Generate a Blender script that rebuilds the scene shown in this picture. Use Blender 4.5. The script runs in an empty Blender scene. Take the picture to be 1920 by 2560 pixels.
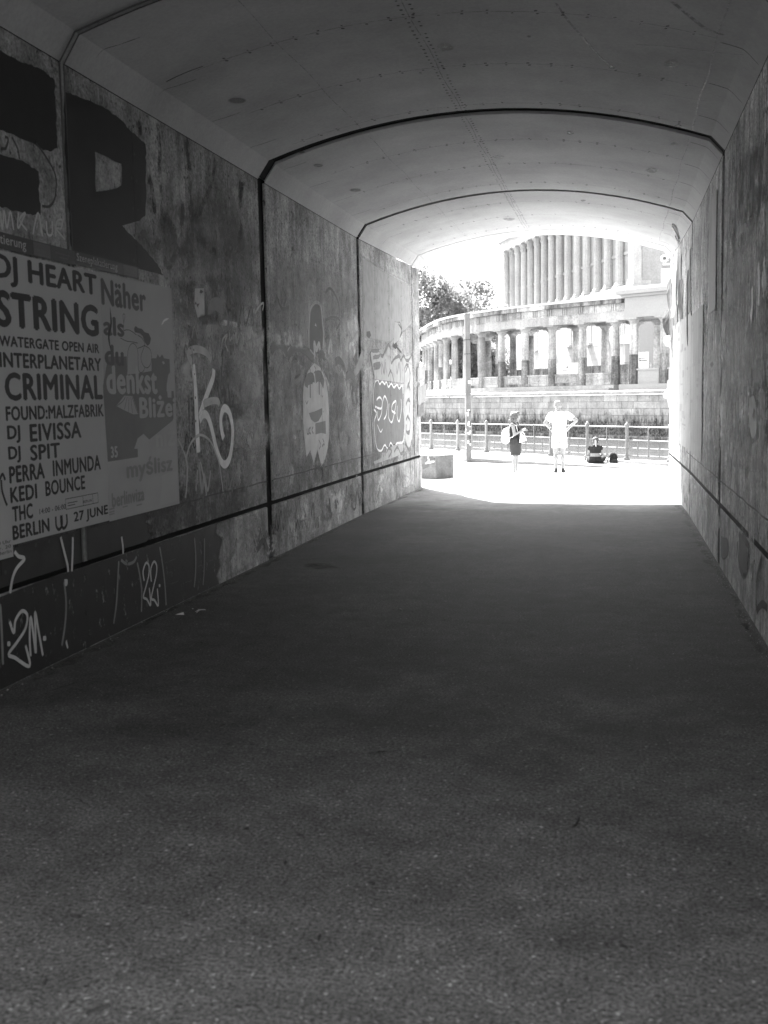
import bpy, bmesh, math, random
from mathutils import Vector, Matrix, noise as mnoise
random.seed(7)
S = bpy.context.scene
COL = S.collection
R = math.radians

# ------------------------------------------------------------------ camera
H = 1.98
RT = Vector((0.97853, 0.20516, -0.01900)); UPV = Vector((-0.00288, 0.10582, 0.99438)); FW = Vector((-0.20451, 0.97302, -0.10413))
FW.normalize(); RT = (RT - FW*RT.dot(FW)).normalized(); UPV = RT.cross(FW)
cd = bpy.data.cameras.new('camera'); cam = bpy.data.objects.new('camera', cd); COL.objects.link(cam)
cd.sensor_fit = 'VERTICAL'; cd.sensor_height = 36; cd.sensor_width = 27; cd.lens = 38.894
cd.clip_start = 0.05; cd.clip_end = 3000
cam.matrix_world = Matrix(((RT.x, UPV.x, -FW.x, 0), (RT.y, UPV.y, -FW.y, 0), (RT.z, UPV.z, -FW.z, H), (0, 0, 0, 1)))
cd.dof.use_dof = True; cd.dof.focus_distance = 24.0; cd.dof.aperture_fstop = 3.5
S.camera = cam
# ------------------------------------------------------------------ sky, sun, exposure
SUN_AZ, SUN_EL = -30.0, 50.7          # degrees clockwise from +Y, degrees above the horizon
W = bpy.data.worlds.new('World'); S.world = W; W.use_nodes = True
wn = W.node_tree.nodes; wl = W.node_tree.links; wn.clear()
sky = wn.new('ShaderNodeTexSky'); sky.sky_type = 'NISHITA'; sky.sun_disc = False
sky.sun_elevation = R(SUN_EL); sky.sun_rotation = R(SUN_AZ); sky.air_density = 1.0; sky.dust_density = 2.0
bw = wn.new('ShaderNodeRGBToBW'); bg = wn.new('ShaderNodeBackground'); wo = wn.new('ShaderNodeOutputWorld')
wl.new(sky.outputs[0], bw.inputs[0]); wl.new(bw.outputs[0], bg.inputs[0]); wl.new(bg.outputs[0], wo.inputs[0])
bg.inputs[1].default_value = 0.15
sd = bpy.data.lights.new('sun', 'SUN'); so = bpy.data.objects.new('sun', sd); COL.objects.link(so)
sd.energy = 4.8; sd.angle = R(0.55)
sdir = Vector((math.sin(R(SUN_AZ))*math.cos(R(SUN_EL)), math.cos(R(SUN_AZ))*math.cos(R(SUN_EL)), math.sin(R(SUN_EL))))
so.rotation_euler = sdir.to_track_quat('Z', 'Y').to_euler(); so.location = (-10, 20, 40)
S.view_settings.view_transform = 'Standard'; S.view_settings.look = 'None'; S.view_settings.gamma = 1
S.view_settings.use_curve_mapping = False
S.view_settings.exposure = 3.08
S.render.engine = 'CYCLES'
S.cycles.max_bounces = 12; S.cycles.diffuse_bounces = 8; S.cycles.glossy_bounces = 3; S.cycles.transparent_max_bounces = 24
S.render.resolution_x = 768; S.render.resolution_y = 1024

# ------------------------------------------------------------------ pixel rays (photo coordinates, 1920 x 2560) to points on real planes
FPX = 2765.78
CAM = Vector((0, 0, H))
def ray(x, y): return FW + RT*((x-960)/FPX) - UPV*((y-1280)/FPX)
def onY(x, y, Y): d = ray(x, y); return CAM + d*(Y/d.y)
def onZ(x, y, Z): d = ray(x, y); return CAM + d*((Z-H)/d.z)
def onX(x, y, X): d = ray(x, y); return CAM + d*(X/d.x)
def online(x, y, A, B):                      # vertical plane through plan points A and B
    d = ray(x, y); n = Vector((B[1]-A[1], A[0]-B[0], 0)); t = n.dot(Vector((A[0], A[1], 0))-Vector((0,0,0)))/n.dot(Vector((d.x, d.y, 0)))
    return CAM + d*t

# ------------------------------------------------------------------ mesh helpers
class MB:
    def __init__(s): s.v = []; s.f = []; s.a = []
    def add(s, vs, fs, a=None):
        n = len(s.v); s.v += [Vector(p) for p in vs]; s.f += [tuple(i+n for i in f) for f in fs]
        s.a += (a if a is not None else [1.0]*len(vs)); return s
    def box(s, c, d, rz=0.0, top=None):
        c = Vector(c); hx, hy, hz = d[0]/2, d[1]/2, d[2]/2; tx, ty = (top or (1, 1)); cs, sn = math.cos(rz), math.sin(rz)
        vs = []
        for z, kx, ky in ((-hz, 1, 1), (hz, tx, ty)):
            for x, y in ((-hx, -hy), (hx, -hy), (hx, hy), (-hx, hy)):
                x *= kx; y *= ky; vs.append(c + Vector((x*cs - y*sn, x*sn + y*cs, z)))
        return s.add(vs, [(3,2,1,0), (4,5,6,7), (0,1,5,4), (1,2,6,5), (2,3,7,6), (3,0,4,7)])
    def bar(s, p, q, w, h, up=(0, 0, 1)):     # rectangular bar from p to q
        p = Vector(p); q = Vector(q); d = (q-p).normalized(); u = Vector(up); sx = d.cross(u).normalized(); u = sx.cross(d)
        vs = [a + sx*i*w/2 + u*j*h/2 for a in (p, q) for i, j in ((-1,-1), (1,-1), (1,1), (-1,1))]
        return s.add(vs, [(3,2,1,0), (4,5,6,7), (0,1,5,4), (1,2,6,5), (2,3,7,6), (3,0,4,7)])
    def cyl(s, p, q, r0, r1=None, n=10, cap=True):
        r1 = r0 if r1 is None else r1; p = Vector(p); q = Vector(q); d = (q-p).normalized()
        a = d.orthogonal().normalized(); b = d.cross(a); vs = []
        for c, r in ((p, r0), (q, r1)):
            for i in range(n): t = 2*math.pi*i/n; vs.append(c + (a*math.cos(t) + b*math.sin(t))*r)
        fs = [(i, (i+1) % n, n+(i+1) % n, n+i) for i in range(n)]
        if cap: fs += [tuple(range(n-1, -1, -1)), tuple(range(n, 2*n))]
        return s.add(vs, fs)
    def lathe(s, prof, c=(0, 0, 0), n=16, flute=0, depth=0.0):   # prof: (r, z) from bottom up
        c = Vector(c); m = n if not flute else flute*4; vs = []; fs = []
        for r, z in prof:
            for i in range(m):
                t = 2*math.pi*i/m; k = 1.0
                if flute: k = 1 - depth*(0, .75, 1, .75)[i % 4]
                vs.append(c + Vector((math.cos(t)*r*k, math.sin(t)*r*k, z)))
        for j in range(len(prof)-1):
            for i in range(m): fs.append((j*m+i, j*m+(i+1) % m, (j+1)*m+(i+1) % m, (j+1)*m+i))
        fs += [tuple(range(m-1, -1, -1)), tuple(range((len(prof)-1)*m, len(prof)*m))]
        return s.add(vs, fs)
    def tube(s, pts, r, n=6):
        pts = [Vector(p) for p in pts]; rs = r if isinstance(r, (list, tuple)) else [r]*len(pts); vs = []; fs = []; a = None
        for k, p in enumerate(pts):
            d = (pts[min(k+1, len(pts)-1)] - pts[max(k-1, 0)]).normalized()
            a = d.orthogonal().normalized() if a is None else (a - d*a.dot(d)).normalized(); b = d.cross(a)
            for i in range(n): t = 2*math.pi*i/n; vs.append(p + (a*math.cos(t) + b*math.sin(t))*rs[k])
        for k in range(len(pts)-1):
            for i in range(n): fs.append((k*n+i, k*n+(i+1) % n, (k+1)*n+(i+1) % n, (k+1)*n+i))
        fs += [tuple(range(n-1, -1, -1)), tuple(range((len(pts)-1)*n, len(pts)*n))]
        return s.add(vs, fs)
    def prism(s, poly, d):                    # polygon of 3D points pushed along vector d
        n = len(poly); d = Vector(d); vs = [Vector(p) for p in poly] + [Vector(p)+d for p in poly]
        return s.add(vs, [tuple(range(n-1, -1, -1)), tuple(range(n, 2*n))] + [(i, (i+1) % n, n+(i+1) % n, n+i) for i in range(n)])
    def ball(s, c, r, nu=12, nv=8):
        c = Vector(c); r = r if isinstance(r, (tuple, list, Vector)) else (r, r, r); vs = [c + Vector((0, 0, r[2]))]; fs = []
        for j in range(1, nv):
            p = math.pi*j/nv
            for i in range(nu): t = 2*math.pi*i/nu; vs.append(c + Vector((r[0]*math.sin(p)*math.cos(t), r[1]*math.sin(p)*math.sin(t), r[2]*math.cos(p))))
        vs.append(c - Vector((0, 0, r[2]))); L = len(vs)-1
        for i in range(nu): fs.append((0, 1+i, 1+(i+1) % nu)); fs.append((L, L-nu+(i+1) % nu, L-nu+i))
        for j in range(nv-2):
            for i in range(nu): fs.append((1+j*nu+i, 1+(j+1)*nu+i, 1+(j+1)*nu+(i+1) % nu, 1+j*nu+(i+1) % nu))
        return s.add(vs, fs)
ORG = {}
def mesh_of(name, mb, mat, org=None, smooth=False, alpha=False):
    me = bpy.data.meshes.new(name); o = org or Vector((0, 0, 0))
    me.from_pydata([tuple(p - o) for p in mb.v], [], mb.f)
    if mat: me.materials.append(mat)
    if smooth: me.polygons.foreach_set('use_smooth', [True]*len(me.polygons))
    if alpha:
        at = me.attributes.new('fade', 'FLOAT', 'POINT'); at.data.foreach_set('value', mb.a)
    me.update(); return me
def link(name, me, parent=None):
    o = bpy.data.objects.new(name, me); COL.objects.link(o)
    if parent: o.parent = parent
    return o
def part(name, mb, mat, parent, smooth=False, alpha=False, label=None, kind=None):
    org = ORG[parent.name]; o = link(name, mesh_of(name, mb, mat, org, smooth, alpha), parent); ORG[o.name] = org
    if label: o['label'] = label
    if kind: o['kind'] = kind
    return o
def tag(o, label, cat, group=None):
    o['label'] = label; o['category'] = cat
    if group: o['group'] = group
    return o
def thing(name, label, cat, loc=(0, 0, 0), group=None):
    o = link(name, None); o.location = loc; o.empty_display_size = 0.2; ORG[o.name] = Vector(loc)
    return tag(o, label, cat, group)
def single(name, mb, mat, label, cat, org=(0, 0, 0), group=None, smooth=False):
    org = Vector(org); o = link(name, mesh_of(name, mb, mat, org, smooth)); o.location = org; ORG[o.name] = org
    return tag(o, label, cat, group)
def struct(name, mb, mat):
    o = link(name, mesh_of(name, mb, mat)); o['kind'] = 'structure'; ORG[o.name] = Vector((0, 0, 0)); return o
def bevel(o, w=0.01, seg=2):
    m = o.modifiers.new('bevel', 'BEVEL'); m.width = w; m.segments = seg; m.limit_method = 'ANGLE'; return o

# ------------------------------------------------------------------ materials (all neutral greys: the place is seen in black and white)
def base_mat(name, rough=0.85, spec=0.3):
    m = bpy.data.materials.new(name); m.use_nodes = True; nt = m.node_tree; b = nt.nodes['Principled BSDF']
    b.inputs['Roughness'].default_value = rough; b.inputs['Specular IOR Level'].default_value = spec
    return m, nt, b
def mth(nt, op, a, b=None, clamp=False):
    n = nt.nodes.new('ShaderNodeMath'); n.operation = op; n.use_clamp = clamp
    for i, x in enumerate((a, b)):
        if x is None: continue
        if isinstance(x, (int, float)): n.inputs[i].default_value = x
        else: nt.links.new(x, n.inputs[i])
    return n.outputs[0]
def nz(nt, pos, scale, detail=3, rough=.55, st=(1, 1, 1)):
    n = nt.nodes.new('ShaderNodeTexNoise'); n.inputs['Scale'].default_value = scale; n.inputs['Detail'].default_value = detail; n.inputs['Roughness'].default_value = rough
    v = nt.nodes.new('ShaderNodeVectorMath'); v.operation = 'MULTIPLY'; v.inputs[1].default_value = st
    nt.links.new(pos, v.inputs[0]); nt.links.new(v.outputs[0], n.inputs['Vector']); return n.outputs['Fac']
def rng(nt, x, a, b, c, d):
    n = nt.nodes.new('ShaderNodeMapRange'); n.inputs[1].default_value = a; n.inputs[2].default_value = b; n.inputs[3].default_value = c; n.inputs[4].default_value = d
    nt.links.new(x, n.inputs[0]); return n.outputs[0]
def stone(name, base, var=.25, scale=1.2, grain=.15, gscale=40, streak=0.0, pits=0.0, rough=.88, spec=.25, bump=.15, bscale=None, band=None, sscale=5, rand=0.0, blotch=0.0):
    """weathered mineral surface: blotches, grain, vertical runs, small dark pits, an optional dirt band between two heights"""
    m, nt, b = base_mat(name, rough, spec); P = nt.nodes.new('ShaderNodeNewGeometry').outputs['Position']
    c = rng(nt, nz(nt, P, scale, 5, .6), .32, .68, base*(1-var), base*(1+var))
    if grain: c = mth(nt, 'MULTIPLY', c, rng(nt, nz(nt, P, gscale, 3, .7), .36, .64, 1-grain, 1+grain))
    if blotch:
        c = mth(nt, 'MULTIPLY', c, rng(nt, nz(nt, P, scale*4.2, 6, .72), .36, .64, 1-blotch, 1+blotch))
        c = mth(nt, 'MULTIPLY', c, rng(nt, nz(nt, P, scale*2.1, 4, .6, (1, 1, .5)), .55, .68, 1, 1+blotch*.8))
    if streak:
        s1 = rng(nt, nz(nt, P, sscale, 4, .65, (1, 1, .06)), .38, .64, 1+streak*.5, 1-streak)
        c = mth(nt, 'MULTIPLY', c, s1)
    if pits:
        c = mth(nt, 'MULTIPLY', c, rng(nt, nz(nt, P, 24, 3, .6, (1, 1, .7)), .60, .68, 1, 1-pits))
        big = mth(nt, 'MULTIPLY', rng(nt, nz(nt, P, 11, 6, .8), .50, .64, 0, pits*.9), rng(nt, nz(nt, P, .9, 2), .42, .6, 0, 1))
        c = mth(nt, 'MULTIPLY', c, mth(nt, 'SUBTRACT', 1, big))
    if band:
        z0, z1, z2, k = band; sp = nt.nodes.new('ShaderNodeSeparateXYZ'); nt.links.new(P, sp.inputs[0])
        zz = mth(nt, 'ADD', sp.outputs[2], rng(nt, nz(nt, P, 2.2, 5, .7, (1, 1, .35)), .3, .7, -.45*(z2-max(z0, z1-.8)), .45*(z2-max(z0, z1-.8))))
        up = rng(nt, zz, z0-.02, z0+.02, 1 if z0 < -50 else 0, 1) ; dn = rng(nt, zz, z1, z2, 1, 0)
        amt = mth(nt, 'MULTIPLY', dn, rng(nt, nz(nt, P, 7, 5, .75), .3, .6, .35, 1)) if z0 < -50 else mth(nt, 'MULTIPLY', mth(nt, 'MULTIPLY', up, dn), rng(nt, nz(nt, P, 7, 5, .75), .35, .6, .1, 1))
        c = mth(nt, 'MULTIPLY', c, mth(nt, 'SUBTRACT', 1, mth(nt, 'MULTIPLY', amt, k)))
    if rand:
        oi = nt.nodes.new('ShaderNodeObjectInfo'); c = mth(nt, 'MULTIPLY', c, rng(nt, oi.outputs['Random'], 0, 1, 1-rand, 1+rand))
    nt.links.new(c, b.inputs['Base Color'])
    if bump:
        bn = nt.nodes.new('ShaderNodeBump'); bn.inputs['Strength'].default_value = bump; bn.inputs['Distance'].default_value = .02
        nt.links.new(nz(nt, P, bscale or gscale*.6, 5, .65), bn.inputs['Height']); nt.links.new(bn.outputs[0], b.inputs['Normal'])
    return m
def plain(name, g, rough=.6, spec=.3, var=.06, scale=8, metallic=0, bump=0):
    m, nt, b = base_mat(name, rough, spec); P = nt.nodes.new('ShaderNodeNewGeometry').outputs['Position']
    n = nz(nt, P, scale, 4)
    nt.links.new(rng(nt, n, .25, .75, g*(1-var), g*(1+var)), b.inputs['Base Color']); b.inputs['Metallic'].default_value = metallic
    if bump:
        bn = nt.nodes.new('ShaderNodeBump'); bn.inputs['Strength'].default_value = bump; bn.inputs['Distance'].default_value = .02
        nt.links.new(n, bn.inputs['Height']); nt.links.new(bn.outputs[0], b.inputs['Normal'])
    return m
PAINTS = {}
def paint(g, wear=.35, opac=1.0, hard=1.6, soft=False):
    """spray paint: grey tone, edges fade with the 'fade' attribute, worn through in spots"""
    k = (round(g, 3), wear, opac, hard, soft)
    if k in PAINTS: return PAINTS[k]
    m, nt, b = base_mat('paint_%d' % len(PAINTS), .7, .3); P = nt.nodes.new('ShaderNodeNewGeometry').outputs['Position']
    nt.links.new(rng(nt, nz(nt, P, 6, 4), .25, .75, g*.8, g*1.2), b.inputs['Base Color'])
    at = nt.nodes.new('ShaderNodeAttribute'); at.attribute_name = 'fade'
    a = mth(nt, 'MULTIPLY', at.outputs['Fac'], hard, True)
    if soft: a = mth(nt, 'MULTIPLY', a, rng(nt, nz(nt, P, 3.6, 6, .75), .42, .56, 0, 1))
    w = rng(nt, nz(nt, P, 13, 6, .75, (1, 1, .5)), wear-.07, wear+.06, 0, 1)
    a = mth(nt, 'MULTIPLY', mth(nt, 'MULTIPLY', a, w), opac)
    t = nt.nodes.new('ShaderNodeBsdfTransparent'); mx = nt.nodes.new('ShaderNodeMixShader'); out = nt.nodes['Material Output']
    nt.links.new(a, mx.inputs[0]); nt.links.new(t.outputs[0], mx.inputs[1]); nt.links.new(b.outputs[0], mx.inputs[2]); nt.links.new(mx.outputs[0], out.inputs[0])
    PAINTS[k] = m; return m

M = {}
M['ceiling'] = stone('ceiling_concrete', .35, .16, .7, .06, 30, streak=0, pits=.0, bump=.06)
M['wall'] = stone('wall_concrete', .32, .42, .8, .32, 34, streak=.26, pits=.75, blotch=.32, bump=.25, band=(.66, .9, 1.5, .45))
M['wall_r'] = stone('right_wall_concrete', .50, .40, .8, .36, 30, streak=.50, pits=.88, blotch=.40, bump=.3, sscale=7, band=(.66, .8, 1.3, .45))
M['base'] = stone('plinth_concrete', .32, .42, 1.0, .28, 34, streak=.35, pits=.5, blotch=.35, bump=.25)
M['joint'] = plain('joint_dark', .012, .95, .05)
M['filler'] = stone('joint_filler', .24, .3, 3, .2, 30, bump=.2)
M['asphalt'] = None
def asphalt():
    m, nt, b = base_mat('asphalt', .80, .25); P = nt.nodes.new('ShaderNodeNewGeometry').outputs['Position']
    sp = nt.nodes.new('ShaderNodeSeparateXYZ'); nt.links.new(P, sp.inputs[0])
    # light falloff painted into the asphalt: paler at the street mouth, darker further in
    old = rng(nt, mth(nt, 'ADD', sp.outputs[1], rng(nt, nz(nt, P, .6, 5, .6), .25, .75, -1.6, 1.6)), 3.2, 7.0, 1, 0)  # old: mask of the painted light
    old = mth(nt, 'ADD', old, rng(nt, mth(nt, 'ADD', sp.outputs[1], rng(nt, nz(nt, P, .9, 5, .6), .25, .75, -.8, .8)), 18.6, 20.8, 0, 1.25))  # mask again at the river end, colour lightened to bounce more sun inside
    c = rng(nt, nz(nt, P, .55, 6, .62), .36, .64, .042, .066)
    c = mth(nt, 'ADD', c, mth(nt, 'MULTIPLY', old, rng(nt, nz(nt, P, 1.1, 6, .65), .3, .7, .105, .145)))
    c = mth(nt, 'MULTIPLY', c, rng(nt, nz(nt, P, 5.0, 6, .78), .36, .64, .78, 1.22))
    c = mth(nt, 'MULTIPLY', c, rng(nt, nz(nt, P, 60, 3, .75), .37, .63, .38, 1.62))
    c = mth(nt, 'MULTIPLY', c, rng(nt, nz(nt, P, 38, 2, .5), .63, .70, 1, 2.4))
    c = mth(nt, 'MULTIPLY', c, rng(nt, nz(nt, P, 14, 3, .65), .62, .70, 1, .5))
    nt.links.new(c, b.inputs['Base Color'])
    bn = nt.nodes.new('ShaderNodeBump'); bn.inputs['Strength'].default_value = .8; bn.inputs['Distance'].default_value = .015
    nt.links.new(nz(nt, P, 75, 4, .7), bn.inputs['Height']); nt.links.new(bn.outputs[0], b.inputs['Normal'])
    return m
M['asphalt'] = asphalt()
M['paving'] = stone('pale_paving', .58, .12, .8, .1, 30, bump=.1)
M['kerb'] = stone('kerb_stone', .36, .2, 2, .15, 30, bump=.15, rand=.1)

# ================================================================== THE UNDERPASS
YR = 0.4                                   # rear mouth, beside the camera
YE = 23.55                                  # river end
XL0, XR0 = -4.174, 1.160
RINGS = [(YR, 0), (3.15, .05), (8.122, .055), (13.05, .26), (18.144, .16), (22.749, .045), (YE, 0)]
def XLw(Y): return XL0 + (max(0, Y-18.144)/4.605)*.066
def XRw(Y): return XR0 - (max(0, Y-18.144)/4.605)*.060
def spring(Y): return 4.575 + (max(0, Y-18.144)/4.605)*.05
def ceil_z(x, Y=10): return 5.195 - (x+1.5)**2/14.6 - .010*(x+1.5) + (max(0, Y-18.144)/4.605)*.03
def profile(Y, n=20):                       # vault from left springing to right springing
    a, b, s = XLw(Y), XRw(Y), spring(Y); c0, c1 = a+.145, b-.145
    pts = [(a, s)] + [(c0 + (c1-c0)*i/n, ceil_z(c0 + (c1-c0)*i/n, Y)) for i in range(n+1)] + [(b, s)]
    return pts
def Lw(x, y, off=0.0):                      # photo pixel -> point on the left wall face
    p = onX(x, y, XL0+off)
    for _ in range(3): p = onX(x, y, XLw(p.y)+off)
    return p
def Rw(x, y, off=0.0):
    p = onX(x, y, XR0-off)
    for _ in range(3): p = onX(x, y, XRw(p.y)-off)
    return p
def cpt(x, Y, off=0.0): return Vector((x, Y, ceil_z(x, Y)-off))

ground = MB(); ground.add([(-400, -400, 0), (400, -400, 0), (400, -250, 0), (30.9, -1.0, 0), (-36.9, 71.1, 0), (-400, 457, 0)], [(0, 1, 2, 3, 4, 5)])
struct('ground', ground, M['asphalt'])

UP = thing('underpass', 'long arched concrete underpass with graffiti on its walls, open to the river', 'underpass', (0, 11, 0))
LWALL = []; RWALL = []; LBASE = []; RBASE = []; CEIL = []
GROOVE = .682; GW = .052
def slab(quads):                            # four inner corners (a,b,c,d) + outward push
    m = MB()
    for q, d in quads: m.prism(q, d)
    return m
TH = .36
for i in range(len(RINGS)-1):
    y0 = RINGS[i][0] + RINGS[i][1]/2; y1 = RINGS[i+1][0] - RINGS[i+1][1]/2
    gz = GROOVE + GW/2
    a0, a1, b0, b1, s0, s1 = XLw(y0), XLw(y1), XRw(y0), XRw(y1), spring(y0), spring(y1)
    j = 0.0
    LWALL.append(bevel(part('wall_panel', slab([([(a0+j, y0, gz), (a1+j, y1, gz), (a1+j, y1, s1), (a0+j, y0, s0)], (-TH, 0, 0))]), M['wall'], UP), .012, 2))
    RWALL.append(bevel(part('wall_panel', slab([([(b0+j, y0, s0), (b1+j, y1, s1), (b1+j, y1, gz), (b0+j, y0, gz)], (TH, 0, 0))]), M['wall_r'], UP), .012, 2))
    gb = GROOVE - GW/2; p = .002
    LBASE.append(bevel(part('base_panel', slab([([(a0+p, y0, -.1), (a1+p, y1, -.1), (a1+p, y1, gb), (a0+p, y0, gb)], (-TH, 0, 0))]), M['base'], UP), .012, 2))
    RBASE.append(bevel(part('base_panel', slab([([(b0-p, y0, gb), (b1-p, y1, gb), (b1-p, y1, -.1), (b0-p, y0, -.1)], (TH, 0, 0))]), M['base'], UP), .012, 2))
    m = MB(); P0 = profile(y0); P1 = profile(y1); n = len(P0); eps = .002
    inn = [(x, y0, z+eps) for x, z in P0] + [(x, y1, z+eps) for x, z in P1]
    out = [(x, y0, z+TH) for x, z in P0] + [(x, y1, z+TH) for x, z in P1]
    fs = [(k, k+1, n+k+1, n+k) for k in range(n-1)] + [(2*n+k+1, 2*n+k, 3*n+k, 3*n+k+1) for k in range(n-1)]
    fs += [(k+1, k, 2*n+k, 2*n+k+1) for k in range(n-1)] + [(n+k, n+k+1, 3*n+k+1, 3*n+k) for k in range(n-1)]
    m.add(inn+out, fs)
    CEIL.append(part('ceiling_panel', m, M['ceiling'], UP))
# dark backing inside the joints
m = MB()
for side in (-1, 1):
    rows = (YR+.01, 18.144, 22.749, YE-.02); bx = lambda Y_: (XLw(Y_)-.03) if side < 0 else (XRw(Y_)+.007)
    m.add([(bx(Y_), Y_, z_) for Y_ in rows for z_ in (-.1, 4.62)], [(2*j, 2*j+1, 2*j+3, 2*j+2) for j in range(3)])
rows = (YR+.01, 8.0, 18.144, 22.749, YE-.02); n = len(profile(10))
m.add([(x, Y_, z+.035) for Y_ in rows for x, z in profile(Y_)], [(j*n+k, j*n+k+1, (j+1)*n+k+1, (j+1)*n+k) for j in range(4) for k in range(n-1)])
part('joint_backing', m, M['joint'], UP)
# the viaduct mass the underpass runs through
m = MB()
m.box((XL0-12.4, (YR+YE)/2, 3.3), (24.0, YE-YR-.02, 6.8)); m.box((XR0+12.4, (YR+YE)/2, 3.3), (24.0, YE-YR-.02, 6.8))
m.box(((XL0+XR0)/2, (YR+YE)/2, 6.25), (XR0-XL0+.78, YE-YR-.02, .9))
part('abutment', m, stone('viaduct_concrete', .32, .2, .7, .1, 20, streak=.3), UP)
m = MB(); m.box(((XL0+XR0)/2, YE-.18, 7.15), (52, .3, .9)); m.box(((XL0+XR0)/2, YR+.18, 7.15), (52, .3, .9))
part('parapet', m, M['ceiling'], UP)
# filled joint at the second ring: two beads and a mortar strip, following wall and vault
def ring_path(Y, off, right=True):
    pr = [(XLw(Y)+off, .705), (XLw(Y)+off, spring(Y)-.01)] + [(x, z-off) for x, z in profile(Y)[1:-1]] + [(XRw(Y)-off, spring(Y)-.01), (XRw(Y)-off, .705)]
    return [(x, Y, z) for x, z in pr]
m = MB(); a = ring_path(8.122-.03, .004); b = ring_path(8.122+.03, .004); n = len(a)
m.add(a+b, [(k, k+1, n+k+1, n+k) for k in range(n-1)]); part('joint_strip', m, M['filler'], UP)
m = MB()
for dy in (-.034, .030): m.tube([(x, y+dy, z) for x, y, z in ring_path(8.122, .006)], .007, 5)
part('joint_seal', m, plain('seal', .06, .8), UP)
# ring lip: slightly proud chamfer trims on the big joint
# ------------------------------------------------------------------ ribbons painted or scratched on a surface
def smooth(pts, k=6):
    if len(pts) < 3: return [Vector(p) for p in pts]
    P = [Vector(p) for p in pts]; P = [P[0]*2-P[1]] + P + [P[-1]*2-P[-2]]; out = []
    for i in range(1, len(P)-2):
        for t in range(k):
            t /= k; a, b, c, d = P[i-1:i+3]
            out.append(.5*((2*b) + (c-a)*t + (2*a-5*b+4*c-d)*t*t + (3*b-a-3*c+d)*t**3))
    out.append(P[-2]); return out
def ribbon(mb, pts, w, nrm, hard=.72, taper=False, k=6, jit=0.0):
    P = smooth(pts, k); n = len(P); nrm = Vector(nrm); vs = []; al = []; fs = []
    for i, p in enumerate(P):
        d = (P[min(i+1, n-1)]-P[max(i-1, 0)])
        if d.length < 1e-9: d = Vector((0, 1, 0))
        sdv = nrm.cross(d.normalized()); ww = (w[min(len(w)-1, i*len(w)//n)] if isinstance(w, (list, tuple)) else w)*(1+random.uniform(-jit, jit))
        e = 1.0
        if taper: e = min(1, 3.5*min(i, n-1-i)/max(1, n-1)+.15)
        for s_, aa in ((-.5, 0), (-.5*hard, 1), (.5*hard, 1), (.5, 0)): vs.append(p + sdv*ww*s_*(e if taper else 1)); al.append(aa*(0 if (i in (0, n-1) and not taper) else 1))
    for i in range(n-1):
        for c in range(3): fs.append((i*4+c, i*4+c+1, (i+1)*4+c+1, (i+1)*4+c))
    mb.add(vs, fs, al); return mb
def blot(mb, pts, inset=.2, close_k=4):     # filled patch with a fading rim
    P = [Vector(p) for p in pts]; Q = P if close_k <= 1 else smooth(P+[P[0]], close_k)[:-1]
    n = len(Q); c = sum(Q, Vector())/n
    vs = [c] + [q.lerp(c, inset) for q in Q] + Q; al = [1.0] + [1.0]*n + [0.0]*n
    fs = [(0, 1+i, 1+(i+1) % n) for i in range(n)] + [(1+i, 1+n+i, 1+n+(i+1) % n, 1+(i+1) % n) for i in range(n)]
    mb.add(vs, fs, al); return mb
NL = (1, 0, 0); NR = (-1, 0, 0)
LAYER = [0]
def lay(): LAYER[0] += 1; return .0032 + .00006*LAYER[0]
def zl(x0, y0, sc, fn=Lw):                   # coordinates measured in an enlarged crop of the photo
    def g(pts, off): return [fn(x0+a*sc, y0+b*sc, off) for a, b in pts]
    return g
def wall_at(lst, Y):
    for k in range(len(RINGS)-1):
        if Y < RINGS[k+1][0]: return lst[k]
    return lst[-1]
def graf(strokes, mat, crop, w, name='graffiti', walls=None, side='L', label=None, hard=.72, taper=False, k=6, off=None):
    """strokes: lists of crop points -> one painted mark, child of the wall panel it is on"""
    off = off or lay()
    if label is None and len(strokes) > 1:
        for i, s_ in enumerate(strokes): graf([s_], mat, crop, [w[i]] if isinstance(w, list) and len(w) == len(strokes) else w, name, walls, side, None, hard, taper, k, off)
        return
    walls = walls or LWALL; off = off or lay(); mb = MB(); ys = []
    for i, s_ in enumerate(strokes):
        P = crop(s_, off); ys += [p.y for p in P]; ribbon(mb, P, w[i] if isinstance(w, list) and len(w) == len(strokes) else w, NL if side == 'L' else NR, hard, taper, k)
    return part(name, mb, mat, wall_at(walls, sum(ys)/len(ys)), alpha=True, label=label)
def patch(polys, mat, crop, inset=.15, name='paint_patch', walls=None, label=None, k=4, off=None):
    off = off or lay()
    if len(polys) > 1:
        for q in polys: patch([q], mat, crop, inset, name, walls, label, k, off)
        return
    walls = walls or LWALL; off = off or lay(); mb = MB(); ys = []
    for s_ in polys:
        P = crop(s_, off); ys += [p.y for p in P]; blot(mb, P, inset, k)
    return part(name, mb, mat, wall_at(walls, sum(ys)/len(ys)), alpha=True, label=label)
def fill(polys, mat, crop, name='paint_patch', walls=None, label=None, off=None):   # flat crisp fill, concave allowed, optional hole bridged by the caller
    walls = walls or LWALL; off = off or lay(); mb = MB(); ys = []
    for s_ in polys:
        P = crop(s_, off); ys += [p.y for p in P]; mb.add(P, [tuple(range(len(P)))])
    return part(name, mb, mat, wall_at(walls, sum(ys)/len(ys)), alpha=True, label=label)

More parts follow.
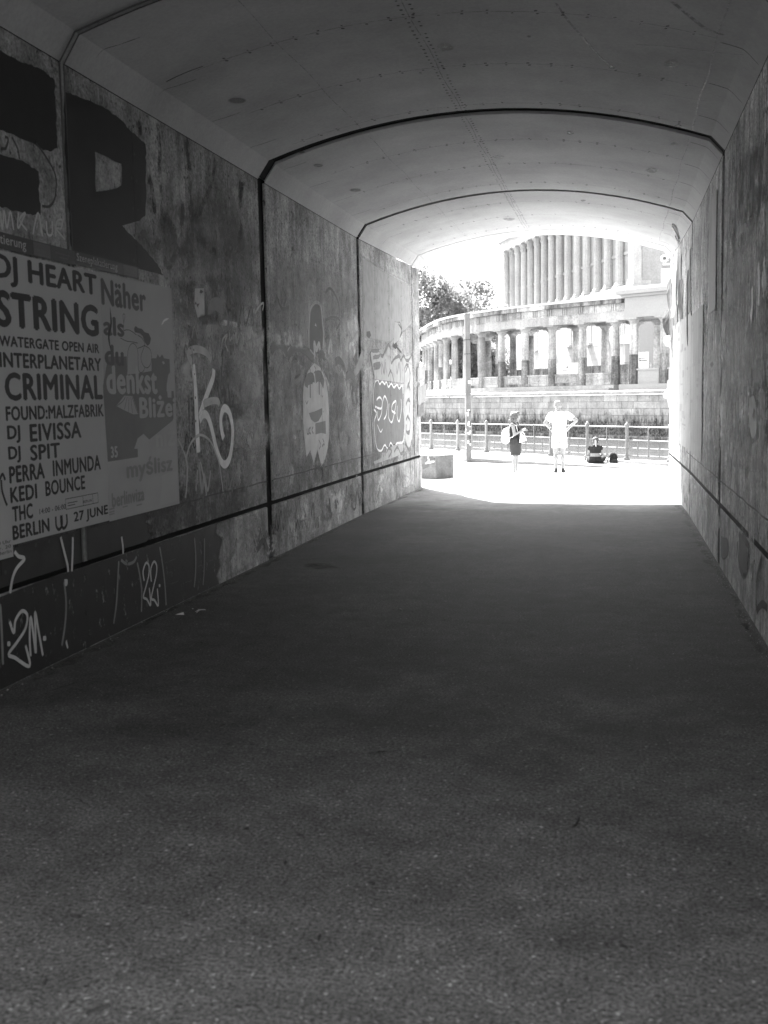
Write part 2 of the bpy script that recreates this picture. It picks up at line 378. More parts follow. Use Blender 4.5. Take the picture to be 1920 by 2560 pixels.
# ================================================================== OUTSIDE: plaza, river, far bank
RD = Vector((.685, -.729, 0)).normalized(); RN = Vector((RD.y*-1, RD.x, 0))      # along the railing (to the right), and towards the river
if RN.y < 0: RN = -RN
RP = Vector((-6.3, 37.7, 0))                 # first railing post in view
def rl(t, n=0, z=0): return RP + RD*t + RN*n + Vector((0, 0, z))
m = MB(); a = rl(-60, .58); b = rl((RP.y - YE + .5)/.729, .58)
m.add([(-60, YE+.03, .004), (b.x, YE+.03, .004), (a.x, a.y, .004), (-60, a.y, .004)], [(0, 1, 2, 3)])
struct('plaza_paving', m, M['paving'])
# near quay wall under the railing
m = MB()
q = [rl(-60, .10, -.02), rl(60, .10, -.02), rl(60, .62, -.02), rl(-60, .62, -.02)]; m.prism(q, (0, 0, -3.4)); struct('near_quay_wall', m, M['kerb'])
# kerb stones carrying the railing
KB = thing('quay_kerb', 'pale stone kerb under the railing along the river edge', 'kerb', rl(5, .15))
for k in range(-4, 15):
    mm = MB(); mm.bar(rl(k*1.1+.004, .16, .06), rl(k*1.1+1.096, .16, .06), .56, .13); bevel(part('kerb_stone', mm, M['kerb'], KB), .012)
# raised promenade wedge in front of the railing
F0 = Vector((-4.28, 32.32, 0)); F1 = Vector((1.6, 28.1, 0)); F2 = rl(15, -.13); F3 = rl(-6, -.13); F4 = Vector((-9, 38.0, 0))
mm = MB(); top = [(F0.x, F0.y, .125), (F1.x, F1.y, .010), (F2.x, F2.y, .014), (rl(3.2, -.13).x, rl(3.2, -.13).y, .125)]
mm.add(top + [(x, y, -.05) for x, y, z in top], [(0, 1, 2, 3), (0, 4, 5, 1), (1, 5, 6, 2), (2, 6, 7, 3), (3, 7, 4, 0)])
o = single('raised_step', mm, stone('step_stone', .11, .2, 1.5, .2, 30, bump=.2), 'low stone step edge running from the stickered post towards the right', 'step', (-2, 31, 0))
mm = MB(); mm.bar((-4.35, 32.42, .02), (-6.6, 33.9, .02), .22, .10); bevel(single('flush_kerb', mm, M['kerb'], 'short flush kerb between graffiti block and stickered post', 'kerb', (-5.4, 33.1, 0)), .01)
# water
def water():
    m, nt, b = base_mat('river_water', .16, .5); P = nt.nodes.new('ShaderNodeNewGeometry').outputs['Position']
    b.inputs['Base Color'].default_value = (.04, .04, .04, 1)
    bn = nt.nodes.new('ShaderNodeBump'); bn.inputs['Strength'].default_value = .55; bn.inputs['Distance'].default_value = .035
    h = mth(nt, 'ADD', nz(nt, P, .9, 4, .6, (.6, 1.3, 1)), mth(nt, 'MULTIPLY', nz(nt, P, 4.5, 3, .6, (.7, 1.2, 1)), .35))
    nt.links.new(h, bn.inputs['Height']); nt.links.new(bn.outputs[0], b.inputs['Normal']); return m
ZW = -1.18
m = MB(); m.add([rl(-150, .3, ZW), rl(150, .3, ZW), rl(150, 48, ZW), rl(-150, 48, ZW)], [(0, 1, 2, 3)]); struct('river', m, water())
# far bank
QA = Vector((3.35, 74.1, 0)); QB = Vector((-16.8, 96.9, 0)); QD = (QA-QB).normalized(); QN = Vector((-QD.y, QD.x, 0))   # QD to the right, QN away from us
if QN.y < 0: QN = -QN
def ql(t, n=0, z=0): return QA + QD*t + QN*n + Vector((0, 0, z))
m = MB(); m.add([ql(-300, .5, 2.02), ql(300, .5, 2.02), ql(300, 700, 2.02), ql(-300, 700, 2.02)], [(0, 1, 2, 3)]); struct('far_bank', m, stone('far_ground', .22, .2, .3, .1, 10))
M['quay'] = [stone('quay_stone_%d' % i, g, .22, 1.3, .12, 9, streak=.14, sscale=1.2, bump=.2, band=(-99, -.2, .5, .97), rand=.10, rough=.9) for i, g in enumerate((.32, .29, .345))]
QW = thing('quay_wall', 'stained stone embankment wall across the river below the colonnade', 'wall', ql(-10, 0, ZW))
rnd = random.Random(3); qmesh = {}
CH = .468
for c in range(7):
    t = -38.0 + rnd.uniform(-.6, 0); z = -1.5 + c*CH
    while t < 9:
        w = rnd.choice((.9, 1.15, 1.35)); vi = rnd.choice((0, 0, 1, 2)); key = (w, vi)
        if key not in qmesh:
            mm = MB(); mm.bar((0, 0, 0), QD*(w-.025), .4, CH-.02); qmesh[key] = mesh_of('stone_block', mm, M['quay'][vi])
        o = link('stone_block', qmesh[key], QW); o.location = ql(t, .2 + rnd.uniform(-.012, .012), z + CH/2) - ORG[QW.name]; t += w
    if z > 1.5: break
mm = MB(); mm.bar(ql(-60, .35, -1.0), ql(30, .35, -1.0), .5, 5.4, (0, 0, 1)); part('backing', mm, plain('mortar', .24, .95), QW)
mm = MB(); mm.bar(ql(-60, -.14, -1.25), ql(30, -.14, -1.25), .34, .5); part('ledge', mm, stone('wet_ledge', .20, .4, 1.5, .3, 10, bump=.4, band=(-99, -1.15, -.95, .8)), QW)
M['pale_stone'] = stone('pale_stone', .335, .16, .5, .12, 8, streak=.18, sscale=1.2, bump=.15, rand=.08)
M['old_stone'] = stone('old_stone', .39, .35, .5, .22, 7, streak=.38, sscale=1.4, bump=.25, rand=.12)
M['soot_stone'] = stone('soot_stone', .20, .5, .8, .3, 7, streak=.5, sscale=2.2, bump=.3, rand=.2)
for k in range(16):
    mm = MB(); L = 3.0; t = -38 + k*L
    a = ql(t+.01, 0, 0); pr = [(-.16, 1.80), (-.20, 1.86), (-.20, 2.0), (-.14, 2.06), (.55, 2.07), (.55, 1.80)]
    mm.prism([ql(t+.01, n_, z_) for n_, z_ in pr], QD*(L-.02)); part('coping_stone', mm, M['pale_stone'], QW)

# ------------------------------------------------------------------ the colonnade
CP = [(6.5, 80.1), (3.3, 82.35), (0.0, 84.6), (-2.45, 86.3), (-4.85, 88.1), (-7.1, 90.0), (-9.2, 92.1), (-11.1, 94.4), (-12.75, 96.9), (-14.15, 99.5), (-15.3, 102.25), (-16.2, 105.1), (-17.1, 108.0), (-17.9, 110.9), (-18.7, 113.8), (-19.5, 116.8), (-20.3, 119.8)]
CP = [Vector((x, y, 0)) for x, y in CP]
ZB = 2.5
CN = thing('colonnade', 'long curved stone colonnade with fluted columns on the far bank', 'colonnade', (-5, 90, ZB))
def cnorm(i):
    a = CP[max(i-1, 0)]; b = CP[min(i+1, len(CP)-1)]; d = (a-b).normalized(); n = Vector((-d.y, d.x, 0)); return n if n.y > 0 else -n
REAR = [CP[i] + cnorm(i)*3.3 for i in range(len(CP))]
def column_meshes(tag_, up_m, lo_m, cap_m, r0=.345, r1=.275, hl=2.1, hs=4.25):
    k = lambda z: r0 + (r1-r0)*(z/hs)**1.15
    a = MB(); a.lathe([(k(z), z) for z in (hl+.012, hl+.7, hl+1.5, hs)], flute=16, depth=.085); a.lathe([(r1*.96, hs-.02), (r1*1.02, hs+.04)], n=20)
    b = MB(); b.lathe([(k(z), z) for z in (0, .7, 1.4, hl-.012)], flute=16, depth=.085); b.lathe([(k(hl)*.9, hl-.03), (k(hl)*.9, hl+.03)], n=16)
    c = MB(); c.lathe([(r1*1.03, hs+.03), (r1*1.06, hs+.10), (r1*1.3, hs+.2), (r1*1.62, hs+.29), (r1*1.70, hs+.33)], n=24); c.box((0, 0, hs+.395), (1.02, 1.02, .125))
    return (mesh_of('column', a, up_m), mesh_of('lower_drum', b, lo_m), mesh_of('capital', c, cap_m))
CV = [column_meshes('a', M['old_stone'], M['old_stone'], M['pale_stone']), column_meshes('b', M['old_stone'], M['soot_stone'], M['pale_stone']),
      column_meshes('c', M['soot_stone'], M['soot_stone'], M['old_stone'])]
def column(p, v, parent, rz=0):
    a, b, c = CV[v]; o = link('column', a, parent); o.location = Vector((p.x, p.y, ZB)) - ORG[parent.name]; o.rotation_euler.z = rz
    link('lower_drum', b, o); link('capital', c, o); return o
ang = [math.atan2(-cnorm(i).x, cnorm(i).y) for i in range(len(CP))]
vf = [1, 1, 1, 1, 1, 1, 1, 0, 0, 0, 0, 1, 0, 2, 0, 1, 0]; vr = [1, 2, 0, 0, 0, 1, 2, 2, 1, 2, 1, 2, 1, 2, 2, 1, 2]
for i in range(2, len(CP)): column(CP[i], vf[i], CN, ang[i])
for i in range(1, len(CP)): column(REAR[i] + (CP[i]-CP[i-1])*.12, vr[i], CN, ang[i])
def run(name, pts, w, z0, z1, mats, parent=CN, off=0.0, gap=.012, norms=None):
    for i in range(len(pts)-1):
        a, b = pts[i], pts[i+1]; d = (b-a).normalized(); n = Vector((-d.y, d.x, 0)); n = n if n.y > 0 else -n
        mm = MB(); e = w*.5*.16
        mm.bar(a + n*off + d*(gap-e*0) + Vector((0, 0, (z0+z1)/2)), b + n*off - d*gap*0 + d*e + Vector((0, 0, (z0+z1)/2)), w, z1-z0); part(name, mm, mats[i % len(mats)], parent)
FR = CP[2:]; FR0 = [CP[2] + (CP[1]-CP[2])*.25] + CP[3:]
for pts, offs in ((FR0, 0), (REAR[1:], 0)):
    run('architrave_block', pts, .78, ZB+4.70, ZB+5.32, [M['pale_stone'], M['old_stone'], M['pale_stone'], M['pale_stone']], off=offs)
    run('frieze_block', pts, .74, ZB+5.37, ZB+5.92, [M['old_stone'], M['pale_stone'], M['old_stone']], off=offs+.01)
    run('fillet', pts, .86, ZB+5.315, ZB+5.375, [M['old_stone']], off=offs)
    run('cornice_block', pts, 1.30, ZB+5.92, ZB+6.22, [M['soot_stone'], M['soot_stone'], M['old_stone']], off=offs-.12)
for i in range(len(FR)-1):                    # triglyph blocks over each column and each bay centre
    for f in (0, .5):
        p = FR[i].lerp(FR[i+1], f); n = cnorm(i+2); d = Vector((n.y, -n.x, 0))
        for kx in (-.2, 0, .2):
            mm = MB(); c = p - n*.385 + d*kx; mm.bar(c + Vector((0, 0, ZB+5.39)), c + Vector((0, 0, ZB+5.90)), .12, .07, n); part('triglyph', mm, M['pale_stone' if i % 3 else 'old_stone'], CN)
roofm = plain('zinc_roof', .42, .5, .4, .08, 2)
run('roof_sheet', [FR0[0].lerp(REAR[1], .5)] + [FR[i].lerp(REAR[i+2], .5) for i in range(1, len(FR))], 5.0, ZB+6.22, ZB+6.40, [roofm])
run('ceiling_slab', [FR[i].lerp(REAR[i+2], .5) for i in range(len(FR))], 2.5, ZB+5.1, ZB+5.3, [M['soot_stone']])
STY = [CP[2] + (CP[2]-CP[3])*.1] + CP[3:]
run('stylobate_step', STY, 1.5, ZB-.25, ZB-.004, [M['pale_stone']], off=.1)
run('stylobate_step', STY, 2.6, ZB-.5, ZB-.25, [M['pale_stone']], off=0)
run('floor_slab', [FR[i].lerp(REAR[i+2], .62) for i in range(len(FR))], 3.4, ZB-.4, ZB-.02, [M['old_stone']])
for i in range(len(FR)-1):                    # parapet panels between the front columns
    a, b = FR[i], FR[i+1]; d = (b-a).normalized(); n = Vector((-d.y, d.x, 0)); n = n if n.y > 0 else -n; a = a + d*.36; b = b - d*.36; L = (b-a).length
    z = lambda h: Vector((0, 0, ZB+h))
    pm = M['pale_stone'] if i % 3 else M['old_stone']
    mm = MB(); mm.bar(a + z(.40), b + z(.40), .20, .78); P_ = part('parapet_panel', mm, pm, CN)
    mm = MB(); mm.bar(a - d*.02 + z(.85), b + d*.02 + z(.85), .30, .11); part('parapet_cap', mm, M['old_stone'], P_)
    mm = MB(); mm.bar(a - n*.11 + z(.12), b - n*.11 + z(.12), .06, .20)
    part('parapet_foot', mm, M['soot_stone'] if i % 2 else M['old_stone'], P_)
    mm = MB(); e = .16
    for p, q in ((a+d*e+z(.72), b-d*e+z(.72)), (a+d*e+z(.32), b-d*e+z(.32))): mm.bar(p-n*.11, q-n*.11, .04, .035)
    for p in (a+d*e, b-d*e): mm.bar(p-n*.11+z(.335), p-n*.11+z(.705), .035, .04, n)
    part('moulding', mm, M['old_stone'], P_)
    mm = MB(); c = a.lerp(b, .5) - n*.115 + z(.55); ring = []
    for k in range(17): t = 2*math.pi*k/16; ring.append(c + d*math.cos(t)*.15 + Vector((0, 0, math.sin(t)*.17)))
    mm.tube(ring, .022, 5); part('medallion', mm, M['old_stone'], P_)
# pavilion at the colonnade's right end, in newer pale stone, standing proud of it
PV = thing('pavilion', 'corner pavilion of new pale stone on old fluted columns, right end of colonnade', 'pavilion', (2.5, 82, ZB))
M['new_stone'] = stone('new_stone', .32, .05, .6, .05, 10, bump=.05)
pd = (CP[1]-CP[3]).normalized(); pn = Vector((-pd.y, pd.x, 0)); pn = pn if pn.y > 0 else -pn
V0 = onZ(1584, 560+990*.4039, ZB); V0 = Vector((1.27, 82.0, 0))
for i, (t, n_, v) in enumerate(((0, 0, 1), (2.52, 0, 1), (5.3, 0, 0), (0.05, 3.0, 0), (1.75, 3.0, 2), (4.3, 3.0, 2))): column(V0 + pd*t + pn*n_, v, PV, math.atan2(pd.y, pd.x))
def vb(name, t0, t1, n0, n1, z0, z1, mt):
    mm = MB(); mm.prism([V0 + pd*t0 + pn*n0 + Vector((0, 0, ZB+z0)), V0 + pd*t1 + pn*n0 + Vector((0, 0, ZB+z0)), V0 + pd*t1 + pn*n1 + Vector((0, 0, ZB+z0)), V0 + pd*t0 + pn*n1 + Vector((0, 0, ZB+z0))], (0, 0, z1-z0))
    return part(name, mm, mt, PV)
vb('architrave', -.55, 12, -.42, 3.6, 4.71, 5.35, M['new_stone']); vb('frieze', -.52, 12, -.40, 3.6, 5.352, 6.15, M['new_stone'])
vb('cornice', -.72, 12, -.62, 3.8, 6.15, 6.34, M['new_stone']); vb('cornice', -.95, 12, -.88, 3.9, 6.34, 6.62, M['new_stone']); vb('roof_edge', -.60, 12, -.55, 3.6, 6.62, 6.86, roofm)
vb('stylobate_step', -.75, 12, -.75, 4, -.5, -.004, M['new_stone'])
vb('parapet_panel', .42, 2.15, -.12, .14, 0, .98, M['new_stone']); vb('parapet_cap', .36, 2.2, -.2, .2, .98, 1.1, M['new_stone']); vb('parapet_panel', 2.9, 4.9, -.12, .14, 0, .98, M['new_stone']); vb('parapet_cap', 2.85, 4.95, -.2, .2, .98, 1.1, M['new_stone'])
vb('ceiling_slab', -.5, 12, .4, 3.0, 4.95, 5.1, M['soot_stone']); vb('floor_slab', -.5, 12, -.3, 3.9, -.2, -.002, M['old_stone'])
# white notice boards standing on the parapets
M['board'] = plain('white_board', .62, .5, .3, .03); M['ink'] = plain('dark_print', .05, .6)
def board(name, p, q, zlo, zhi, label, marks):
    d = (q-p).normalized(); n = Vector((d.y, -d.x, 0)); n = n if n.y < 0 else -n
    B = thing(name, label, 'sign', (p.x, p.y, zlo)); L = (q-p).length
    mm = MB(); mm.bar(p + Vector((0, 0, (zlo+zhi)/2)), q + Vector((0, 0, (zlo+zhi)/2)), .05, zhi-zlo); part('panel', mm, M['board'], B)
    mm = MB()
    for u0, u1, w0, w1 in marks:
        c0 = p + d*L*u0 + n*.032; c1 = p + d*L*u1 + n*.032; zz = zlo + (zhi-zlo)*(w0+w1)/2
        mm.bar(c0 + Vector((0, 0, zz)), c1 + Vector((0, 0, zz)), .006, (zhi-zlo)*(w1-w0))
    part('print', mm, M['ink'], B)
a, b = CP[4], CP[3]; d = (b-a).normalized()
board('notice_board', a+d*.45, b-d*.42, ZB+.93, ZB+1.75, 'wide white notice board with small dark print on colonnade parapet', [(.28, .44, .62, .66), (.46, .55, .56, .68), (.28, .56, .30, .345), (.28, .295, .30, .36), (.545, .56, .30, .36), (.30, .40, .5, .53)])
a = V0 + pd*.40 + pn*.02; b = V0 + pd*1.22 + pn*.02
board('notice_board', a, b, ZB+1.105, ZB+2.25, 'narrow white notice board with dark lettering between pavilion columns', [(.1, .2, .55, .68), (.22, .80, .60, .64), (.1, .2, .42, .53), (.22, .88, .44, .49), (.62, .95, .80, .82), (.22, .9, .52, .53)])

# ------------------------------------------------------------------ the temple-like museum behind
TDIR = Vector((-math.sin(R(21.7)), math.cos(R(21.7)), 0)); TO = Vector((math.cos(R(21.7)), math.sin(R(21.7)), 0))   # along the flank going away; outwards is -TO
T0 = CAM + ray(1549, 980)*125.0; T0.z = 0
def tp(x, y, off=0.0):                       # pixel -> flank plane (off = metres outwards)
    A = T0 - TO*off; return online(x, y, A, A + TDIR)
ZT = tp(1549, 722).z; ZTOP = tp(1283, 619, .3).z
TM = thing('temple_building', 'tall classical temple building with a row of fluted columns on a high podium', 'building', (T0.x, T0.y, 2.0))
M['temple'] = stone('temple_sandstone', .36, .14, .35, .1, 5, streak=.14, sscale=1.0, bump=.1, rand=.05)
M['temple_wall'] = stone('temple_wall_stone', .28, .12, .4, .1, 5, streak=.1, sscale=1.0, bump=.1)
hc = ZTOP - ZT; rc = .50
mm = MB(); mm.lathe([(rc*1.02, .62), (rc, 1.2), (rc*.97, hc*.4), (rc*.88, hc-1.25)], flute=16, depth=.10); cs_ = mesh_of('column', mm, M['temple'])
mm = MB(); mm.box((0, 0, .14), (1.35, 1.35, .28)); mm.lathe([(rc*1.32, .28), (rc*1.38, .36), (rc*1.3, .44), (rc*1.12, .48), (rc*1.2, .56), (rc*1.05, .64)], n=20); cb_ = mesh_of('column_base', mm, M['temple'])
mm = MB(); mm.lathe([(rc*.86, hc-1.25), (rc*.95, hc-1.2), (rc*.88, hc-1.12), (rc*.95, hc-.6), (rc*1.25, hc-.18)], n=16); mm.box((0, 0, hc-.08), (1.25, 1.25, .16))
rl_ = random.Random(5)
for tier, (zz, rr, nn) in enumerate(((hc-.92, .98, 8), (hc-.58, 1.08, 8), (hc-.28, 1.3, 8))):
    for k in range(nn):
        t = 2*math.pi*(k+.5*tier)/nn; c = Vector((math.cos(t), math.sin(t), 0)); s_ = Vector((-c.y, c.x, 0))
        b0 = c*rc*rr + Vector((0, 0, zz-.2)); mm.add([b0 - s_*.13, b0 + s_*.13, b0 + s_*.10 + c*.07 + Vector((0, 0, .26)), b0 - s_*.10 + c*.07 + Vector((0, 0, .26)), b0 + c*.20 + Vector((0, 0, .20))], [(0, 1, 2, 3), (3, 2, 4)])
cc_ = mesh_of('capital', mm, M['temple'])
TX = [1266, 1282, 1295, 1310.5, 1327, 1344, 1361.5, 1380, 1400, 1421, 1444, 1467.5, 1494.6, 1521, 1549.6]
TX = [1266 + 0*i for i in range(0)] + TX
for x in TX:
    p = tp(x, 700); o = link('column', cs_, TM); o.location = Vector((p.x, p.y, ZT)) - ORG[TM.name]; o.rotation_euler.z = R(21.7)
    link('column_base', cb_, o); link('capital', cc_, o)
E0 = tp(1590, 700); E1 = tp(1262, 700)       # near corner, far corner
E0.z = E1.z = 0; FL = (E1-E0).length
def tb(name, s0, s1, o0, o1, z0, z1, mt, n=1):  # block on the flank: s along from the near corner, o outwards
    for k in range(n):
        a = s0 + (s1-s0)*k/n; b = s0 + (s1-s0)*(k+1)/n - (.012 if n > 1 else 0)
        mm = MB(); mm.prism([E0 + TDIR*a - TO*o0 + Vector((0, 0, z0)), E0 + TDIR*b - TO*o0 + Vector((0, 0, z0)), E0 + TDIR*b - TO*o1 + Vector((0, 0, z0)), E0 + TDIR*a - TO*o1 + Vector((0, 0, z0))], (0, 0, z1-z0))
        o = part(name, mm, mt, TM)
    return o
tb('cella_wall', -.9, FL+.6, -.35, -18, ZT-1, ZTOP+.5, M['temple_wall'])
tb('wall_moulding', -.8, FL, -.35, -.22, ZT+3.6, ZT+3.95, M['temple_wall'])
tb('corner_pilaster', -.75, .72, .52, -1.1, ZT+.62, ZTOP-.7, M['temple'])
for k in range(8):
    tb('flute_rib', -.66+k*.19, -.58+k*.19, .57, .50, ZT+.8, ZTOP-.9, M['temple'])
tb('pilaster_base', -.98, .95, .72, -1.3, ZT, ZT+.35, M['temple']); tb('pilaster_base', -.88, .85, .64, -1.2, ZT+.352, ZT+.62, M['temple'])
tb('stylobate', -1.2, FL+.9, .95, -17, ZT-.55, ZT-.004, M['temple'], 9); tb('stylobate', -1.6, FL+1.2, 1.5, -17, ZT-1.3, ZT-.56, M['temple'], 7)
tb('architrave', -1.0, FL+.7, .65, -18, ZTOP, ZTOP+1.3, M['temple'], 6); tb('cornice', -1.5, FL+1.2, 1.2, -18, ZTOP+1.3, ZTOP+2.6, M['temple'], 6)
tb('roof', -1.0, FL+.7, .6, -18, ZTOP+2.6, ZTOP+3.4, roofm)
# end wall turning away to the right of the corner pilaster
for k, (z0, z1, o_) in enumerate(((ZT+.62, ZT+3.3, -.02), (ZT+3.32, ZT+5.2, .0), (ZT+5.0+.22, ZTOP, -.02))):
    mm = MB(); q0 = E0 - TDIR*(.55+o_) + TO*1.15; mm.prism([q0 + Vector((0, 0, z0)), q0 + TO*3.2 + Vector((0, 0, z0)), q0 + TO*3.2 + TDIR + Vector((0, 0, z0)), q0 + TDIR + Vector((0, 0, z0))], (0, 0, z1-z0)); part('end_wall_course', mm, M['temple_wall'], TM)
mm = MB(); q0 = E0 - TDIR*.62 + TO*1.2; mm.bar(q0 + Vector((0, 0, ZT+5.2)), q0 + TO*3.3 + Vector((0, 0, ZT+5.2)), .3, .22); part('string_course', mm, M['temple'], TM)
# podium ashlar seen between the colonnade's columns
M['podium'] = stone('podium_ashlar', .28, .05, .5, .05, 6, bump=.06, rand=.05)
pcm = {}; rnd = random.Random(11); zc = 4.1; row = 0
while zc < ZT-1.3:
    s_ = -3.0 - (row % 2)*.9
    while s_ < FL+2:
        w = 1.9
        if w not in pcm:
            mm = MB(); mm.bar((0, 0, 0), TDIR*(w-.02), .5, .78-.015); pcm[w] = mesh_of('ashlar_block', mm, M['podium'])
        o = link('ashlar_block', pcm[w], TM); o.location = E0 + TDIR*s_ - TO*(1.30+rnd.uniform(-.006, .006)) + Vector((0, 0, zc+.39)) - ORG[TM.name]; s_ += w
    zc += .78; row += 1
tb('podium_core', -4, FL+3, 1.40, -17, 2.0, ZT-1.32, plain('podium_core', .26, .9))
M['pane'] = plain('window_pane', .16, .25, .5); M['blind'] = plain('window_blind', .34, .7)
for x, yb in ((1340, 879), (1382, 872), (1424, 866), (1474, 861), (1516, 856), (1556, 850)):
    p = tp(x, yb, 1.56); s_ = (p-E0).dot(TDIR); z0 = p.z
    wdw = tb('window', s_-.55, s_+.55, 1.60, 1.40, z0+.1, z0+3.1, M['blind'])
    for k in (-.28, .28):
        mm = MB(); q = E0 + TDIR*(s_+k) - TO*1.615; mm.prism([q + Vector((0, 0, z0+.14)), q + TDIR*.24 + Vector((0, 0, z0+.14)), q + TDIR*.24 + TO*.02 + Vector((0, 0, z0+.14)), q + TO*.02 + Vector((0, 0, z0+.14))], (0, 0, 2.9)); part('pane', mm, M['pane'], wdw)
    mm = MB(); q = E0 + TDIR*(s_-.85) - TO*1.75; mm.bar(q + Vector((0, 0, z0)), q + TDIR*1.7 + Vector((0, 0, z0)), .42, .22); part('sill', mm, M['new_stone'], wdw)
# small gabled doorway at the foot of the podium
p = tp(1562, 905, 1.9); s_ = (p-E0).dot(TDIR); z0 = p.z
dw = tb('doorway', s_-1.0, s_+1.0, 2.3, 1.5, z0, z0+1.9, M['new_stone'])
mm = MB(); q = E0 + TDIR*s_ - TO*2.45; mm.prism([q - TDIR*1.35 + Vector((0, 0, z0+1.9)), q + TDIR*1.35 + Vector((0, 0, z0+1.9)), q + Vector((0, 0, z0+2.75))], TO*.9); part('pediment', mm, M['new_stone'], dw)
mm = MB(); q = E0 + TDIR*s_ - TO*2.32; mm.prism([q - TDIR*.45 + Vector((0, 0, z0+.2)), q + TDIR*.45 + Vector((0, 0, z0+.2)), q + TDIR*.45 + Vector((0, 0, z0+1.6)), q - TDIR*.45 + Vector((0, 0, z0+1.6))], TO*.05); part('door', mm, M['blind'], dw)
# dark retaining wall between colonnade and podium
RWT = thing('garden_wall', 'low dark stone garden wall behind the colonnade columns', 'wall', (-3, 97, 2))
for r_ in range(3):
    for k in range(16):
        a = Vector((9.0, 86.0, 0)) + Vector((-.62, .785, 0))*(k*1.9 - (r_ % 2)*.8); mm = MB()
        mm.bar(a + Vector((0, 0, 2.4+r_*.75)), a + Vector((-.62, .785, 0))*1.87 + Vector((0, 0, 2.4+r_*.75)), .5, .73); part('stone_block', mm, M['soot_stone'], RWT)
# banner on a mast beside the building
BX = onY(1663, 728, 104.0)
BN = thing('banner', 'tall white banner with a flower emblem beside the temple building', 'banner', (BX.x+.2, 104, 2.0))
mm = MB(); mm.cyl((BX.x+1.35, 104.1, 2.0), (BX.x+1.35, 104.1, 15.6), .06, .05, 8); part('mast', mm, plain('mast_grey', .3, .4), BN)
zt_ = onY(1663, 636, 104).z; zb_ = onY(1663, 728, 104).z - 1.5; zs = onY(1663, 671, 104).z; x0 = onY(1653, 690, 104).x; x1 = x0 + 1.5
mm = MB(); mm.box(((x0+x1)/2, 104, (zs+zb_)/2), (x1-x0, .03, zs-zb_)); part('cloth', mm, plain('banner_white', .72, .8), BN)
mm = MB(); mm.box(((x0+x1)/2+.04, 104, (zs+zt_)/2), (x1-x0-.08, .03, zt_-zs-.006)); part('header', mm, plain('banner_grey', .2, .8), BN)
mm = MB(); cx, cz = x0+.28, zs + (zt_-zs)*.72
for k in range(10):
    t = 2*math.pi*k/10; c = Vector((math.cos(t), 0, math.sin(t))); s_ = Vector((-c.z, 0, c.x)); o_ = Vector((cx, 103.975, cz)); mm.prism([o_ + c*.05 - s_*.06, o_ + c*.05 + s_*.06, o_ + c*.34 + s_*.08, o_ + c*.40, o_ + c*.34 - s_*.08], (0, .012, 0))
part('flower_emblem', mm, M['board'], BN)
mm = MB(); mm.box((x0+.55, 103.978, zs+(zt_-zs)*.30), (.85, .012, .17)); part('lettering_band', mm, M['board'], BN)

# ------------------------------------------------------------------ trees behind the colonnade
def leafmat(name, g):
    m, nt, b = base_mat(name, .6, .3); oi = nt.nodes.new('ShaderNodeNewGeometry')
    nt.links.new(rng(nt, oi.outputs['Random Per Island'], 0, 1, g*.6, g*1.5), b.inputs['Base Color'])
    b.inputs['Subsurface Weight'].default_value = 0
    tr = nt.nodes.new('ShaderNodeBsdfTranslucent'); tr.inputs[0].default_value = (g*2, g*2, g*2, 1); mx = nt.nodes.new('ShaderNodeMixShader'); mx.inputs[0].default_value = .5
    nt.links.new(b.outputs[0], mx.inputs[1]); nt.links.new(tr.outputs[0], mx.inputs[2]); nt.links.new(mx.outputs[0], nt.nodes['Material Output'].inputs[0]); return m
M['leaf'] = leafmat('foliage', .16); M['bark'] = stone('bark', .09, .4, 6, .3, 20, streak=.4, bump=.5)
def tree(x, y, Y, label, height, rad, seed, lobes=9, nleaf=7000, low=.25, name='leafy_tree', group='trees behind the colonnade', size=.26):
    rn = random.Random(seed); b = onY(x, y, Y); bx, by = b.x, Y
    T = thing(name, label, 'tree', (bx, by, 2.0), group); mm = MB()
    th = height*.55; mm.tube([(bx+rn.uniform(-.2, .2)*k, by, 1.9+th*k/4) for k in range(5)], [.42, .36, .3, .24, .16], 9)
    L = []
    for k in range(lobes):
        a = 2*math.pi*k/lobes + rn.uniform(-.4, .4); h = 2.0 + height*(low + (1-low)*rn.uniform(.12, .86)); rr = rad*rn.uniform(.35, .75)*(1.15-.6*abs((h-2)/height-.5))
        L.append((Vector((bx+math.cos(a)*rr, by+math.sin(a)*rr, h)), rad*rn.uniform(.30, .48)))
    L.append((Vector((bx, by, 2.0+height-rad*.38)), rad*.42))
    for c, r_ in L:
        s0 = Vector((bx, by, 2.0+th*rn.uniform(.5, .95))); mid = s0.lerp(c, .5) + Vector((0, 0, -.2)); mm.tube([s0, mid, c], [.16, .1, .04], 6)
    part('trunk', mm, M['bark'], T, smooth=True)
    mm = MB()
    for k in range(nleaf):
        c, r_ = rn.choice(L); v = Vector((rn.gauss(0, 1), rn.gauss(0, 1), rn.gauss(0, 1))).normalized()
        q = c + v*r_*(rn.uniform(.25, 1.0)**.5)*rn.uniform(.85, 1.15); n = (v + Vector((rn.gauss(0, .6), rn.gauss(0, .6), rn.gauss(0, .6)))).normalized(); u = n.orthogonal().normalized(); w = n.cross(u)
        t = rn.uniform(0, 6.3); u, w = u*math.cos(t)+w*math.sin(t), w*math.cos(t)-u*math.sin(t); sz = size*rn.uniform(.6, 1.3)
        mm.add([q-u*sz, q+w*sz*.45-n*.03, q+u*sz, q-w*sz*.45-n*.03], [(0, 1, 2, 3)])
    part('crown', mm, M['leaf'], T); return T
tree(1040, 980, 124, 'tallest leafy tree at the far left behind the colonnade', 15.2, 4.6, 1)
tree(1108, 980, 131, 'middle leafy tree above the curved colonnade roof', 13.9, 4.6, 2)
